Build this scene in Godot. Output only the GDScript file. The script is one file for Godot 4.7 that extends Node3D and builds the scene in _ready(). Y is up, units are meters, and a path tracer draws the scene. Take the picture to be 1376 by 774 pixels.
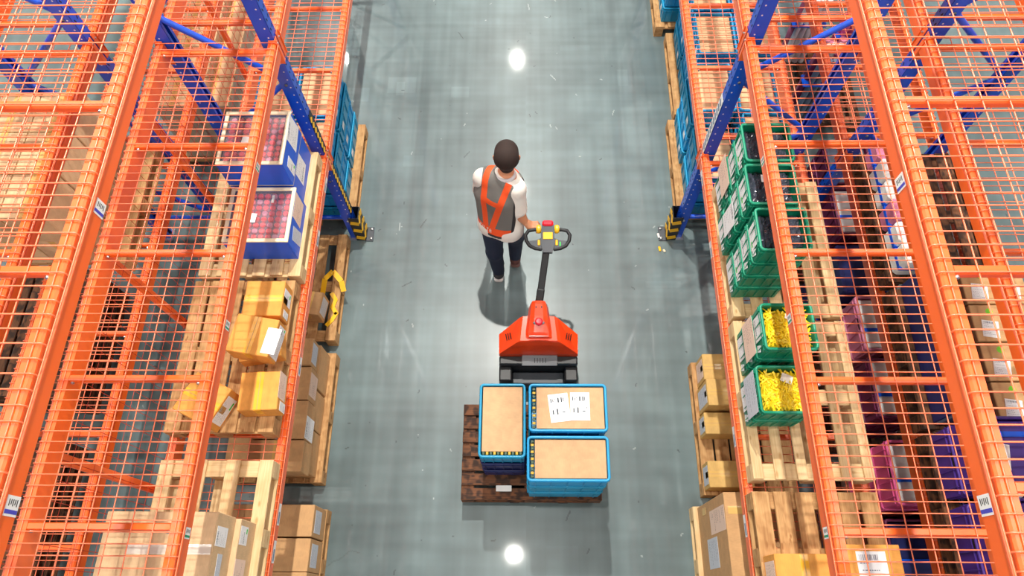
extends Node3D
# Warehouse aisle seen from above: pallet racks, wire decks, goods, a worker and a pallet truck.

class MB:
	# collects triangles for ONE mesh; corners are given counter-clockwise seen from outside
	var v := PackedVector3Array()
	var n := PackedVector3Array()
	var t := PackedVector2Array()
	var off := Vector2.ZERO
	func tri(a: Vector3, b: Vector3, c: Vector3, ua := Vector2.ZERO, ub := Vector2.ZERO, uc := Vector2.ZERO):
		var m := (b - a).cross(c - a).normalized()
		v.append_array([a, c, b]); n.append_array([m, m, m]); t.append_array([ua, uc, ub])
	func quad(a: Vector3, b: Vector3, c: Vector3, d: Vector3, uvs := []):
		if uvs.is_empty(): uvs = [Vector2(0, 1), Vector2(1, 1), Vector2(1, 0), Vector2(0, 0)]
		tri(a, b, c, uvs[0], uvs[1], uvs[2]); tri(a, c, d, uvs[0], uvs[2], uvs[3])
	func box(c: Vector3, s: Vector3, ch := 0.0, b := Basis.IDENTITY):
		# chamfered box; u runs along the longest side, in metres
		var h := s * 0.5
		var k: float = min(ch, min(h.x, min(h.y, h.z)) * 0.9)
		var la := 0
		if s.y > s[la]: la = 1
		if s.z > s[la]: la = 2
		for ax in 3:
			var i := (ax + 1) % 3
			var j := (ax + 2) % 3
			for sg in [-1.0, 1.0]:
				var cs := []
				var us := []
				for q in [[-1, -1], [1, -1], [1, 1], [-1, 1]]:
					var p := Vector3.ZERO
					p[ax] = sg * h[ax]; p[i] = q[0] * (h[i] - k); p[j] = q[1] * (h[j] - k)
					cs.append(c + b * p)
					us.append((Vector2(p[i], p[j]) if i == la or (j != la and s[i] >= s[j]) else Vector2(p[j], p[i])) + off)
				if sg > 0: quad(cs[0], cs[1], cs[2], cs[3], us)
				else: quad(cs[3], cs[2], cs[1], cs[0], [us[3], us[2], us[1], us[0]])
		if k <= 0.0: return
		for ax in 3:
			var i := (ax + 1) % 3
			var j := (ax + 2) % 3
			for si in [-1.0, 1.0]:
				for sj in [-1.0, 1.0]:
					var e := []
					for q in [[-1, 0], [1, 0], [1, 1], [-1, 1]]:
						var p := Vector3.ZERO
						p[ax] = q[0] * (h[ax] - k)
						p[i] = si * (h[i] if q[1] == 0 else h[i] - k)
						p[j] = sj * (h[j] - k if q[1] == 0 else h[j])
						e.append(c + b * p)
					var u4 := [off, off + Vector2(s[ax], 0), off + Vector2(s[ax], k), off + Vector2(0, k)]
					if si * sj > 0: quad(e[0], e[1], e[2], e[3], u4)
					else: quad(e[3], e[2], e[1], e[0], u4)
		for sx in [-1.0, 1.0]:
			for sy in [-1.0, 1.0]:
				for sz in [-1.0, 1.0]:
					var p1 := c + b * Vector3(sx * h.x, sy * (h.y - k), sz * (h.z - k))
					var p2 := c + b * Vector3(sx * (h.x - k), sy * h.y, sz * (h.z - k))
					var p3 := c + b * Vector3(sx * (h.x - k), sy * (h.y - k), sz * h.z)
					if sx * sy * sz > 0: tri(p1, p2, p3, off, off, off)
					else: tri(p1, p3, p2, off, off, off)
	func tube(pts: Array, r: float, sides := 6, closed := false, r2 := -1.0):
		var rings := []
		var cnt := pts.size()
		var up := Vector3.ZERO
		for i in cnt:
			var d: Vector3
			if closed: d = (pts[(i + 1) % cnt] - pts[(i - 1 + cnt) % cnt]).normalized()
			else: d = (pts[min(i + 1, cnt - 1)] - pts[max(i - 1, 0)]).normalized()
			if up == Vector3.ZERO: up = d.cross(Vector3.UP if abs(d.y) < 0.9 else Vector3.RIGHT).normalized()
			up = (up - d * up.dot(d)).normalized()
			var w := d.cross(up)
			var ring := []
			var rr: float = r if r2 < 0.0 else lerp(r, r2, float(i) / (cnt - 1))
			for s in sides:
				var a := TAU * s / sides
				ring.append([pts[i] + (up * cos(a) + w * sin(a)) * rr, up * cos(a) + w * sin(a)])
			rings.append(ring)
		for i in (cnt if closed else cnt - 1):
			var A = rings[i]
			var B = rings[(i + 1) % cnt]
			for s in sides:
				var s2 := (s + 1) % sides
				v.append_array([A[s][0], B[s2][0], A[s2][0], A[s][0], B[s][0], B[s2][0]])
				n.append_array([A[s][1], B[s2][1], A[s2][1], A[s][1], B[s][1], B[s2][1]])
				t.append_array([off, off, off, off, off, off])
		if not closed:
			for e in [0, cnt - 1]:
				for s in range(1, sides - 1):
					if e == 0: tri(rings[e][0][0], rings[e][s + 1][0], rings[e][s][0])
					else: tri(rings[e][0][0], rings[e][s][0], rings[e][s + 1][0])
	func prism(poly: PackedVector2Array, o: Vector3, ex: Vector3, ey: Vector3, ez: Vector3):
		# poly in (ex, ey), pushed along ez; poly counter-clockwise when ez = ex x ey
		var m := poly.size()
		for i in m:
			var a := o + ex * poly[i].x + ey * poly[i].y
			var b := o + ex * poly[(i + 1) % m].x + ey * poly[(i + 1) % m].y
			quad(a, b, b + ez, a + ez)
		var ix := Geometry2D.triangulate_polygon(poly)
		for i in range(0, ix.size(), 3):
			var p := []
			for q in 3: p.append(o + ex * poly[ix[i + q]].x + ey * poly[ix[i + q]].y)
			if (p[1] - p[0]).cross(p[2] - p[0]).dot(ez) < 0.0: p = [p[0], p[2], p[1]]
			tri(p[0] + ez, p[1] + ez, p[2] + ez); tri(p[0], p[2], p[1])
	func lathe(prof: Array, c: Vector3, sides := 20, b := Basis.IDENTITY):
		# prof: Vector2(radius, height) bottom to top on the outside
		for i in prof.size() - 1:
			for s in sides:
				var a := TAU * s / sides
				var a2 := TAU * (s + 1) / sides
				var d1 := Vector3(cos(a), 0, -sin(a))
				var d2 := Vector3(cos(a2), 0, -sin(a2))
				quad(c + b * (d1 * prof[i].x + Vector3.UP * prof[i].y), c + b * (d2 * prof[i].x + Vector3.UP * prof[i].y), c + b * (d2 * prof[i + 1].x + Vector3.UP * prof[i + 1].y), c + b * (d1 * prof[i + 1].x + Vector3.UP * prof[i + 1].y))
	func mesh(m: Material) -> ArrayMesh:
		var a := []
		a.resize(Mesh.ARRAY_MAX)
		a[Mesh.ARRAY_VERTEX] = v; a[Mesh.ARRAY_NORMAL] = n; a[Mesh.ARRAY_TEX_UV] = t
		var r := ArrayMesh.new()
		r.add_surface_from_arrays(Mesh.PRIMITIVE_TRIANGLES, a)
		r.surface_set_material(0, m)
		return r

var M := {}
var used := {}
var rng := RandomNumberGenerator.new()
var cache := {}

# ---------------------------------------------------------------- tree helpers
func numbered(called: String) -> String:
	var k: int = used.get(called, 0)
	used[called] = k + 1
	return called if k == 0 else "%s_%03d" % [called, k]
func thing(called: String, label: String, category: String, at := Vector3.ZERO, group := "", turn := 0.0) -> Node3D:
	var o := Node3D.new()
	o.name = numbered(called); add_child(o)
	o.position = at; o.rotation.y = turn
	o.set_meta("label", label); o.set_meta("category", category)
	if group: o.set_meta("group", group)
	return o
func part(b, called: String, m: Material, parent: Node3D, at := Vector3.ZERO) -> MeshInstance3D:
	var o := MeshInstance3D.new()
	o.mesh = b.mesh(m) if b is MB else b
	o.name = called
	parent.add_child(o, true)
	o.position = at
	return o
func struct(b: MB, called: String, m: Material, label: String, category: String):
	var o := part(b, called, m, self)
	o.set_meta("kind", "structure"); o.set_meta("label", label); o.set_meta("category", category)
	return o
func bx(c: Vector3, s: Vector3, ch := 0.0, b := Basis.IDENTITY) -> MB:
	var m := MB.new()
	m.box(c, s, ch, b)
	return m

# ---------------------------------------------------------------- materials
func mat(c: Color, rough := 0.6, metal := 0.0) -> StandardMaterial3D:
	var m := StandardMaterial3D.new()
	m.albedo_color = c; m.roughness = rough; m.metallic = metal
	return m
func rgb(r: int, g: int, b: int) -> Color: return Color8(r, g, b)
func tex_mat(img: Image, rough := 0.8, tint := Color.WHITE) -> StandardMaterial3D:
	var m := mat(tint, rough)
	m.albedo_texture = ImageTexture.create_from_image(img)
	return m
func noise(sd: int, f: float, oct := 3) -> FastNoiseLite:
	var q := FastNoiseLite.new()
	q.seed = sd; q.frequency = f; q.fractal_octaves = oct; q.noise_type = FastNoiseLite.TYPE_SIMPLEX_SMOOTH
	return q
func wood_image(sd: int, base: Color, dark: Color, stain := 0.0) -> Image:
	var im := Image.create(256, 96, false, Image.FORMAT_RGB8)
	var a := noise(sd, 0.02)
	var b := noise(sd + 7, 0.012, 2)
	var kn := []
	var r := RandomNumberGenerator.new()
	r.seed = sd
	for i in 5: kn.append(Vector3(r.randf() * 256, r.randf() * 96, r.randf_range(2.0, 5.0)))
	for y in 96:
		for x in 256:
			var g := 0.5 + 0.5 * a.get_noise_2d(x * 0.35, y * 9.0)
			var w := clampf(0.5 + 0.9 * b.get_noise_2d(x, y * 2.5), 0, 1)
			var k := clampf(g * 0.55 + w * 0.25 + stain * clampf(b.get_noise_2d(x * 2.2 + 400, y * 1.6) * 1.8 + 0.25, 0, 1), 0, 1)
			for q in kn:
				var d: float = Vector2((x - q.x) * 0.6, y - q.y).length() / q.z
				if d < 1.6: k = lerp(k, 0.95, clampf(1.6 - d, 0, 1))
			im.set_pixel(x, y, base.lerp(dark, k))
	return im
func card_image(sd: int, base: Color) -> Image:
	var im := Image.create(128, 128, false, Image.FORMAT_RGB8)
	var a := noise(sd, 0.03)
	var b := noise(sd + 3, 0.25, 2)
	for y in 128:
		for x in 128:
			var k := 1.0 + 0.05 * a.get_noise_2d(x, y) + 0.035 * b.get_noise_2d(x * 2.0, y * 0.2)
			im.set_pixel(x, y, Color(base.r * k, base.g * k, base.b * k))
	return im
func print_image(sd: int, paper: Color, ink: Color, dot := false, w := 96, h := 128) -> Image:
	var im := Image.create(w, h, false, Image.FORMAT_RGB8)
	im.fill(paper)
	var r := RandomNumberGenerator.new()
	r.seed = sd
	var y := 8
	while y < h - 10:
		if r.randf() < 0.1:
			var x := 8
			while x < w * 0.7:
				var bw := r.randi_range(1, 3)
				im.fill_rect(Rect2i(x, y, bw, 14), ink); x += bw + r.randi_range(1, 3)
			y += 20
		else:
			var x := 8 + (r.randi_range(0, 10) if r.randf() < 0.4 else 0)
			var stop := r.randf_range(0.35, 0.9) * w
			while x < stop:
				var ww := r.randi_range(3, 9)
				im.fill_rect(Rect2i(x, y, ww, 2), ink); x += ww + 3
			y += r.randi_range(9, 22)
	if dot: im.fill_rect(Rect2i(int(w * 0.62), int(h * 0.78), int(w * 0.28), int(h * 0.14)), Color8(60, 200, 60))
	return im
func floor_image() -> Image:
	var N := 1024
	var im := Image.create(N, N, false, Image.FORMAT_RGB8)
	var a := noise(11, 0.004, 4)
	var b := noise(12, 0.02, 3)
	var c := noise(13, 0.05, 2)
	var big := a.get_seamless_image(N, N)
	var mid := b.get_seamless_image(N, N)
	var base := Color8(100, 116, 118)
	for y in N:
		for x in N:
			var k := 1.0 + 0.26 * (big.get_pixel(x, y).r - 0.5) + 0.10 * (mid.get_pixel(x, y).r - 0.5)
			k += 0.06 * c.get_noise_2d(x * 0.08, y * 1.2) + 0.06 * c.get_noise_2d(x * 1.4 + 300, y * 0.05)
			im.set_pixel(x, y, Color(base.r * k, base.g * k, base.b * k))
	var r := RandomNumberGenerator.new()
	r.seed = 5
	for i in 44:   # pale scrubbed patches
		var w := r.randi_range(10, 42)
		var h := r.randi_range(8, 30)
		var p := Vector2i(r.randi_range(0, N - 50), r.randi_range(0, N - 50))
		var f := r.randf_range(1.03, 1.10)
		for yy in h:
			for xx in w:
				var q := im.get_pixel(p.x + xx, p.y + yy)
				im.set_pixel(p.x + xx, p.y + yy, Color(q.r * f, q.g * f, q.b * f))
	for i in 420:   # scuffs, specks and chips
		var p := Vector2(r.randf() * N, r.randf() * N)
		var d := Vector2.from_angle(r.randf() * TAU)
		var dark := r.randf() < 0.65
		for s in r.randi_range(1, 5 if i % 9 else 14):
			var x := posmod(int(p.x + d.x * s), N)
			var y := posmod(int(p.y + d.y * s), N)
			im.set_pixel(x, y, im.get_pixel(x, y).lerp(Color8(40, 42, 42) if dark else Color8(225, 228, 222), 0.55))
	for i in 5:   # hairline cracks
		var p := Vector2(r.randf() * N, r.randf() * N)
		var d := Vector2.from_angle(r.randf() * TAU)
		for s in 90:
			d = d.rotated(r.randf_range(-0.5, 0.5)); p += d
			var x := posmod(int(p.x), N)
			var y := posmod(int(p.y), N)
			im.set_pixel(x, y, im.get_pixel(x, y).lerp(Color8(70, 78, 76), 0.35))
	return im
func make_materials():
	var fm := tex_mat(floor_image(), 0.33)
	fm.clearcoat_enabled = true; fm.clearcoat = 0.55; fm.clearcoat_roughness = 0.05
	M.floor = fm
	M.ceiling = mat(rgb(150, 153, 156), 0.8)
	M.wall = mat(rgb(205, 207, 206), 0.8)
	M.orange = mat(rgb(255, 104, 16), 0.42)
	M.orange.metallic_specular = 0.6
	M.orange.clearcoat_enabled = true; M.orange.clearcoat = 0.7; M.orange.clearcoat_roughness = 0.34
	M.wire = mat(rgb(255, 122, 70), 0.42)
	M.wire.metallic_specular = 0.85
	M.wire.clearcoat_enabled = true; M.wire.clearcoat = 1.0; M.wire.clearcoat_roughness = 0.34
	M.mesh_red = mat(rgb(196, 62, 34), 0.5)
	M.blue = mat(rgb(0, 76, 204), 0.38)
	M.blue.clearcoat_enabled = true; M.blue.clearcoat = 0.4; M.blue.clearcoat_roughness = 0.25
	M.steel = mat(rgb(190, 192, 194), 0.35, 0.8)
	M.dark = mat(rgb(24, 25, 28), 0.5)
	M.black = mat(rgb(30, 31, 33), 0.45)
	M.hole = mat(rgb(12, 20, 48), 0.7)
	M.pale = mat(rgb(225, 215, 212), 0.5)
	M.yellow = mat(rgb(246, 190, 22), 0.45)
	M.white = mat(rgb(238, 238, 236), 0.7)
	for i in 3:
		M["pine%d" % i] = tex_mat(wood_image(31 + i, Color8(232, 205, 160), Color8(190, 148, 96)), 0.8)
		M["oak%d" % i] = tex_mat(wood_image(41 + i, Color8(214, 172, 118), Color8(150, 104, 60), 0.25), 0.8)
		M["old%d" % i] = tex_mat(wood_image(51 + i, Color8(146, 92, 56), Color8(52, 32, 22), 0.6), 0.8)
	for e in M.keys():
		if e.begins_with("pine") or e.begins_with("oak") or e.begins_with("old"): M[e].uv1_scale = Vector3(1.6, 6.0, 1)
	M.card_yellow = tex_mat(card_image(3, Color8(224, 154, 70)), 0.75)
	M.card_brown = tex_mat(card_image(4, Color8(196, 152, 104)), 0.8)
	M.card_tan = tex_mat(card_image(5, Color8(212, 178, 136)), 0.8)
	M.card_olive = tex_mat(card_image(6, Color8(206, 166, 98)), 0.75)
	M.card_sheet = tex_mat(card_image(8, Color8(198, 160, 120)), 0.8)
	for e in ["card_yellow", "card_brown", "card_tan", "card_olive", "card_sheet"]: M[e].uv1_scale = Vector3(3, 3, 1)
	M.tape = mat(rgb(216, 176, 104), 0.25)
	M.tape_yellow = mat(rgb(236, 172, 44), 0.3)
	M.tape_clear = mat(rgb(232, 222, 206), 0.2)
	for i in 4: M["paper%d" % i] = tex_mat(print_image(60 + i, Color8(240, 240, 240), Color8(110, 114, 126), i % 2 == 1), 0.7)
	M.paper_pink = tex_mat(print_image(71, Color8(236, 206, 186), Color8(130, 100, 92)), 0.75)
	M.paper_grey = tex_mat(print_image(73, Color8(202, 206, 214), Color8(96, 100, 116)), 0.7)
	var pm := Image.create(96, 128, false, Image.FORMAT_RGB8)
	pm.fill(Color8(242, 242, 240))
	for q in [[10, 20, 5, 18], [20, 24, 4, 12], [30, 22, 3, 5], [44, 18, 7, 22], [60, 18, 6, 22], [70, 20, 4, 18], [14, 72, 6, 20], [34, 68, 7, 26], [60, 84, 14, 4], [80, 66, 3, 8]]: pm.fill_rect(Rect2i(q[0], q[1], q[2], q[3]), Color8(62, 70, 80))
	M.paper_mark = tex_mat(pm, 0.7)
	M.green = mat(rgb(16, 140, 106), 0.35)
	M.teal = mat(rgb(20, 146, 190), 0.35)
	M.sky_blue = mat(rgb(36, 156, 214), 0.35)
	M.navy = mat(rgb(26, 34, 92), 0.45)
	M.royal = mat(rgb(0, 88, 220), 0.4)
	M.purple = mat(rgb(72, 44, 136), 0.4)
	M.plum = mat(rgb(106, 34, 74), 0.4)
	M.pink = mat(rgb(226, 92, 148), 0.4)
	M.rose = mat(rgb(206, 120, 150), 0.4)
	M.grey_blue = mat(rgb(110, 128, 150), 0.45)
	M.grey = mat(rgb(128, 130, 132), 0.5)
	M.charcoal = mat(rgb(70, 74, 80), 0.45)
	M.red = mat(rgb(226, 26, 52), 0.3)
	M.cream = mat(rgb(236, 222, 190), 0.6)
	M.bag = mat(rgb(62, 66, 78), 0.12)
	M.fill_yellow = mat(rgb(250, 216, 36), 0.4)
	var film := mat(Color(0.92, 0.94, 0.97, 0.08), 0.1)
	film.transparency = BaseMaterial3D.TRANSPARENCY_ALPHA
	M.film = film
	M.truck_orange = mat(rgb(246, 70, 18), 0.33)
	M.truck_orange.clearcoat_enabled = true; M.truck_orange.clearcoat = 0.6; M.truck_orange.clearcoat_roughness = 0.12
	M.strap_yellow = mat(rgb(250, 192, 30), 0.35)
	var lens := mat(rgb(255, 255, 255), 0.4)
	lens.emission_enabled = true; lens.emission = Color(1.0, 0.98, 0.93); lens.emission_energy_multiplier = 30.0
	M.lens = lens

# ---------------------------------------------------------------- building shell and lamps
func high_bay(at: Vector3, label: String, energy: float):
	var t := thing("high_bay_lamp", label, "lamp", at, "high bay lamps under the roof")
	var h := MB.new()
	h.lathe([Vector2(0.12, -0.06), Vector2(0.18, -0.05), Vector2(0.17, 0.0), Vector2(0.12, 0.12), Vector2(0.09, 0.3), Vector2(0.0, 0.31)], Vector3.ZERO, 24)
	part(h, "housing", M.charcoal, t)
	var l := MB.new()
	l.lathe([Vector2(0.0, -0.055), Vector2(0.085, -0.055), Vector2(0.085, -0.045), Vector2(0.0, -0.045)], Vector3.ZERO, 24)
	part(l, "lens", M.lens, t)
	var c := MB.new()
	c.tube([Vector3(0, 0.3, 0), Vector3(0, 0.75, 0)], 0.012)
	part(c, "hanger", M.steel, t)
	var s := SpotLight3D.new()
	s.name = "lamp_light"
	t.add_child(s)
	s.position = Vector3(0, -0.09, 0); s.rotation.x = -PI / 2
	s.spot_angle = 80.0; s.spot_angle_attenuation = 0.4; s.spot_range = 60.0; s.spot_attenuation = 2.0
	s.light_energy = energy; s.light_size = 0.08; s.light_color = Color(1.0, 0.985, 0.95); s.shadow_enabled = true

# ---------------------------------------------------------------- racks
const LV := [1.2, 2.4, 3.6]        # underside of the beams
const BH := 0.11                   # beam height
func beam_mesh(length: float, s: float, role: String) -> ArrayMesh:
	var key := "beam%.3f%.0f%s" % [length, s, role]
	if cache.has(key): return cache[key]
	# profile in (x towards the aisle, y): a box with a groove along its upper face and a rounded top
	var p := PackedVector2Array([Vector2(-0.05, 0), Vector2(-0.003, 0), Vector2(0, 0.003), Vector2(0, 0.064), Vector2(-0.002, 0.067), Vector2(-0.008, 0.072), Vector2(-0.008, 0.09), Vector2(-0.003, 0.096), Vector2(-0.003, 0.103), Vector2(-0.01, 0.11), Vector2(-0.05, 0.11)])
	var b := MB.new()
	if s < 0.0:   # aisle face towards +x
		b.prism(p, Vector3.ZERO, Vector3.RIGHT, Vector3.UP, Vector3.BACK * length)
	else:
		var q := PackedVector2Array()
		for e in p: q.append(Vector2(-e.x, e.y))
		q.reverse()
		b.prism(q, Vector3.ZERO, Vector3.RIGHT, Vector3.UP, Vector3.BACK * length)
	cache[key] = b.mesh(M.orange)
	return cache[key]
func post(t: Node3D, x: float, z: float, s: float, h: float, front: bool):
	# upright: an open C section 90 x 80 mm with rows of slots
	var b := MB.new()
	var w := 0.04
	var d := 0.045
	var o := 1.0 if front else -1.0
	var fx := -s * o           # direction its slotted face looks
	b.box(Vector3(fx * (d - 0.002), h / 2, 0), Vector3(0.004, h, 2 * w), 0.0015)
	b.box(Vector3(0, h / 2, w - 0.002), Vector3(2 * d, h, 0.004), 0.0015)
	b.box(Vector3(0, h / 2, -w + 0.002), Vector3(2 * d, h, 0.004), 0.0015)
	for q in [-1, 1]: b.box(Vector3(-fx * (d - 0.002), h / 2, q * (w - 0.012)), Vector3(0.004, h, 0.024), 0.0015)
	var pm := part(b, "upright", M.blue, t, Vector3(x, 0, z))
	var k := MB.new()
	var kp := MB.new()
	var y := 0.12
	while y < h - 0.03:
		for q in [-1, 1]:
			k.box(Vector3(fx * (d + 0.0002), y, q * 0.018), Vector3(0.0012, 0.024, 0.009), 0.0, Basis(Vector3.RIGHT, q * 0.35))
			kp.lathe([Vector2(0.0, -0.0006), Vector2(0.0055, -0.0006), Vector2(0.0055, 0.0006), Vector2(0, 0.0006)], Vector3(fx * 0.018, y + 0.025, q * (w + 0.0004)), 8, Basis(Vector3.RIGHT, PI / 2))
		y += 0.075
	part(k, "slots", M.hole, pm)
	part(kp, "lit_hole_discs", M.pale, pm)  # solid discs, coloured pale like the brightness seen through round openings
	part(bx(Vector3(0, 0.004, 0), Vector3(0.13, 0.008, 0.13), 0.002), "foot_plate", M.steel, pm)
func strut(t: Node3D, a: Vector3, b: Vector3):
	var m := MB.new()
	m.tube([a, b], 0.02, 10)
	var o := part(m, "brace", M.blue, t)
	for p in [a, b]:
		var k := MB.new()
		k.lathe([Vector2(0, -0.045), Vector2(0.011, -0.045), Vector2(0.011, 0.045), Vector2(0.007, 0.05), Vector2(0, 0.05)], p, 8, Basis(Vector3.RIGHT, PI / 2))
		part(k, "bolt", M.steel, o)
func build_rack(called: String, label: String, xf: float, s: float, depth: float, zs: Array, levels: Array, tall: float, front_face_out := true) -> Node3D:
	# xf: face of the beams that look at this rack's own aisle; s: +1 when the rack reaches towards +x from there
	var t := thing(called, label, "rack")
	for z in zs:
		post(t, xf + s * 0.055, z, s, tall, true)
		post(t, xf + s * (depth - 0.055), z, s, tall, false)
		var xa := xf + s * 0.06
		var xb := xf + s * (depth - 0.06)
		var y := 0.32
		strut(t, Vector3(xa, y, z), Vector3(xb, y, z))
		var side := false
		y = 0.38
		while y + 0.6 < tall:
			strut(t, Vector3(xb if not side else xa, y, z), Vector3(xa if not side else xb, y + 0.58, z))
			side = not side; y += 0.58
			if side and is_equal_approx(y, 0.96): y = 0.96
	for i in zs.size() - 1:
		var z0: float = min(zs[i], zs[i + 1]) + 0.044
		var z1: float = max(zs[i], zs[i + 1]) - 0.044
		for l in levels:
			for q in 2:
				var bm: MeshInstance3D = part(beam_mesh(z1 - z0, s if q == 0 else -s, "o"), "beam", null, t, Vector3(xf if q == 0 else xf + s * depth, LV[l], z0))
				if q == 1 : bm.position.x = xf + s * depth
				for z in [0.003, z1 - z0 - 0.003]:
					var e := MB.new()
					e.box(Vector3((s if q == 0 else -s) * 0.02, 0.03, z), Vector3(0.05, 0.2, 0.006), 0.002)
					e.box(Vector3((s if q == 0 else -s) * 0.005, 0.03, z + (-0.02 if z < 1.0 else 0.02)), Vector3(0.006, 0.2, 0.04), 0.002)
					part(e, "connector", M.orange, bm)
				for z in [-0.016, z1 - z0 + 0.016]:
					var k := MB.new()
					k.lathe([Vector2(0, -0.008), Vector2(0.006, -0.008), Vector2(0.006, 0.004), Vector2(0, 0.006)], Vector3((s if q == 0 else -s) * 0.0, 0.09, z), 8, Basis(Vector3.FORWARD, PI / 2))
					part(k, "locking_pin", M.steel, bm)
	return t
func deck(label: String, xf: float, s: float, depth: float, z0: float, z1: float, l: int, bars: Array):
	# z0 < z1; wires across every 50 mm, bent over the front beam, wires along every 100 mm
	var top: float = LV[l] + BH
	var t := thing("wire_deck", label, "wire shelf", Vector3(xf, top, (z0 + z1) / 2), "orange wire decks lying on the rack beams")
	var w := MB.new()
	var r := 0.0031
	var L := z1 - z0
	var nz := int(L / 0.05)
	for i in nz + 1:
		var z := -L / 2 + 0.003 + i * (L - 0.006) / nz
		w.tube([Vector3(-s * 0.0035, -0.02, z), Vector3(-s * 0.0035, -0.004, z), Vector3(s * 0.001, 0.006, z), Vector3(s * 0.012, 0.0085, z), Vector3(s * (depth - 0.012), 0.0085, z), Vector3(s * (depth - 0.001), 0.006, z), Vector3(s * (depth + 0.0035), -0.004, z), Vector3(s * (depth + 0.0035), -0.02, z)], r, 5)
	var x := 0.026
	while x < depth - 0.01:
		w.tube([Vector3(s * x, 0.0031, -L / 2), Vector3(s * x, 0.0031, L / 2)], r, 5)
		x += 0.1
	for e in [-0.0062, depth + 0.0062]: w.tube([Vector3(s * e, -0.018, -L / 2), Vector3(s * e, -0.018, L / 2)], r, 5)
	part(w, "wire_grid", M.wire, t)
	for z in bars:
		if z < z0 or z > z1: continue
		var c := MB.new()
		var len := depth - 0.104
		var pr := PackedVector2Array([Vector2(-0.017, -0.03), Vector2(0.017, -0.03), Vector2(0.017, -0.007), Vector2(0.012, 0.0), Vector2(-0.012, 0.0), Vector2(-0.017, -0.007)])
		c.prism(pr, Vector3(s * (0.052 if s > 0 else depth - 0.052), 0, z - t.position.z), Vector3.FORWARD, Vector3.UP, Vector3.RIGHT * len)
		var cm := part(c, "support_bar", M.orange, t)
		for e in [0.064, depth - 0.064]:
			var k := MB.new()
			k.lathe([Vector2(0, -0.01), Vector2(0.009, -0.01), Vector2(0.009, 0.004), Vector2(0, 0.007)], Vector3(s * e, -0.018, z - t.position.z + 0.022), 8, Basis(Vector3.RIGHT, PI / 2))
			part(k, "bolt", M.steel, cm)
func beam_sticker(label_mat: Material, stripe: Material, x: float, s: float, y: float, z: float, w: float, h: float, label: String):
	# sticker on the aisle face of a beam, stripe along one edge
	var t := thing("beam_label", label, "label", Vector3(x - s * 0.0012, y, z))
	part(bx(Vector3.ZERO, Vector3(0.0012, h, w)), "sheet", label_mat, t)
	part(bx(Vector3(-s * 0.0008, 0, w * 0.28), Vector3(0.0006, h * 0.96, w * 0.2)), "stripe", stripe, t)
	var b := MB.new()
	for i in 5: b.box(Vector3(-s * 0.0008, h * (-0.3 + 0.15 * i), -w * (0.16 + 0.03 * (i % 2))), Vector3(0.0006, h * 0.06, w * (0.34 - 0.08 * (i % 2))))
	part(b, "print", M.dark, t)

func _ready():
	rng.seed = 20
	var cam := Camera3D.new()
	cam.name = "camera"
	cam.fov = rad_to_deg(2.0 * atan(387.0 / 945.457)); cam.near = 0.05; cam.far = 200.0
	cam.transform = Transform3D(Basis(Vector3.RIGHT, -1.1376175) * Basis(Vector3.UP, 0.0198175), Vector3(0, 5.8, 0))
	add_child(cam)
	cam.make_current()
	var env := Environment.new()
	env.background_mode = Environment.BG_COLOR
	env.background_color = Color(0.02, 0.02, 0.02)
	env.tonemap_mode = Environment.TONE_MAPPER_LINEAR
	env.tonemap_exposure = 1.0
	env.sdfgi_enabled = true; env.ssao_enabled = true; env.ssil_enabled = true
	var we := WorldEnvironment.new()
	we.name = "environment"
	we.environment = env
	add_child(we)
	make_materials()
	shell()
	racks()
	goods_on_blue_box_rack()
	goods_on_green_crate_rack()
	goods_behind()
	truck_and_load()
	worker()
	litter()

func shell():
	var f := MB.new()
	var u := 1.0 / 8.0
	f.quad(Vector3(-10, 0, 10), Vector3(10, 0, 10), Vector3(10, 0, -22), Vector3(-10, 0, -22), [Vector2(-10, 10) * u, Vector2(10, 10) * u, Vector2(10, -22) * u, Vector2(-10, -22) * u])
	f.box(Vector3(0, -0.16, -6), Vector3(20, 0.3, 32))
	struct(f, "floor", M.floor, "grey green sealed concrete floor of the warehouse aisles", "floor")
	struct(bx(Vector3(0, 11.1, -6), Vector3(20.4, 0.2, 32.4)), "ceiling", M.ceiling, "pale metal ceiling high above the racks", "ceiling")
	struct(bx(Vector3(-10.1, 5.4, -6), Vector3(0.2, 11.2, 32)), "wall_west", M.wall, "pale wall behind the rack of tan cartons", "wall")
	struct(bx(Vector3(10.1, 5.4, -6), Vector3(0.2, 11.2, 32)), "wall_east", M.wall, "pale wall behind the rack of pink totes", "wall")
	struct(bx(Vector3(0, 5.4, -22.1), Vector3(20.4, 11.2, 0.2)), "wall_north", M.wall, "pale wall at the end the worker walks to", "wall")
	struct(bx(Vector3(0, 5.4, 10.1), Vector3(20.4, 11.2, 0.2)), "wall_south", M.wall, "pale wall at the end behind the loaded pallet", "wall")
	for r in 3:
		for i in 7:
			var x: float = [-0.25, -5.15, 4.55][r]
			var z := 7.88 - 4.505 * i
			var en: float = [8.0, 9.0, 14.0, 78.0, 30.0, 28.0, 14.0][i] if r == 0 else 12.5
			high_bay(Vector3(x, 10.1, z), "round high bay lamp hanging above %s" % ["the aisle where the worker walks", "the aisle beyond the rack of tan cartons", "the aisle beyond the rack of pink totes"][r], en)

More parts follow.
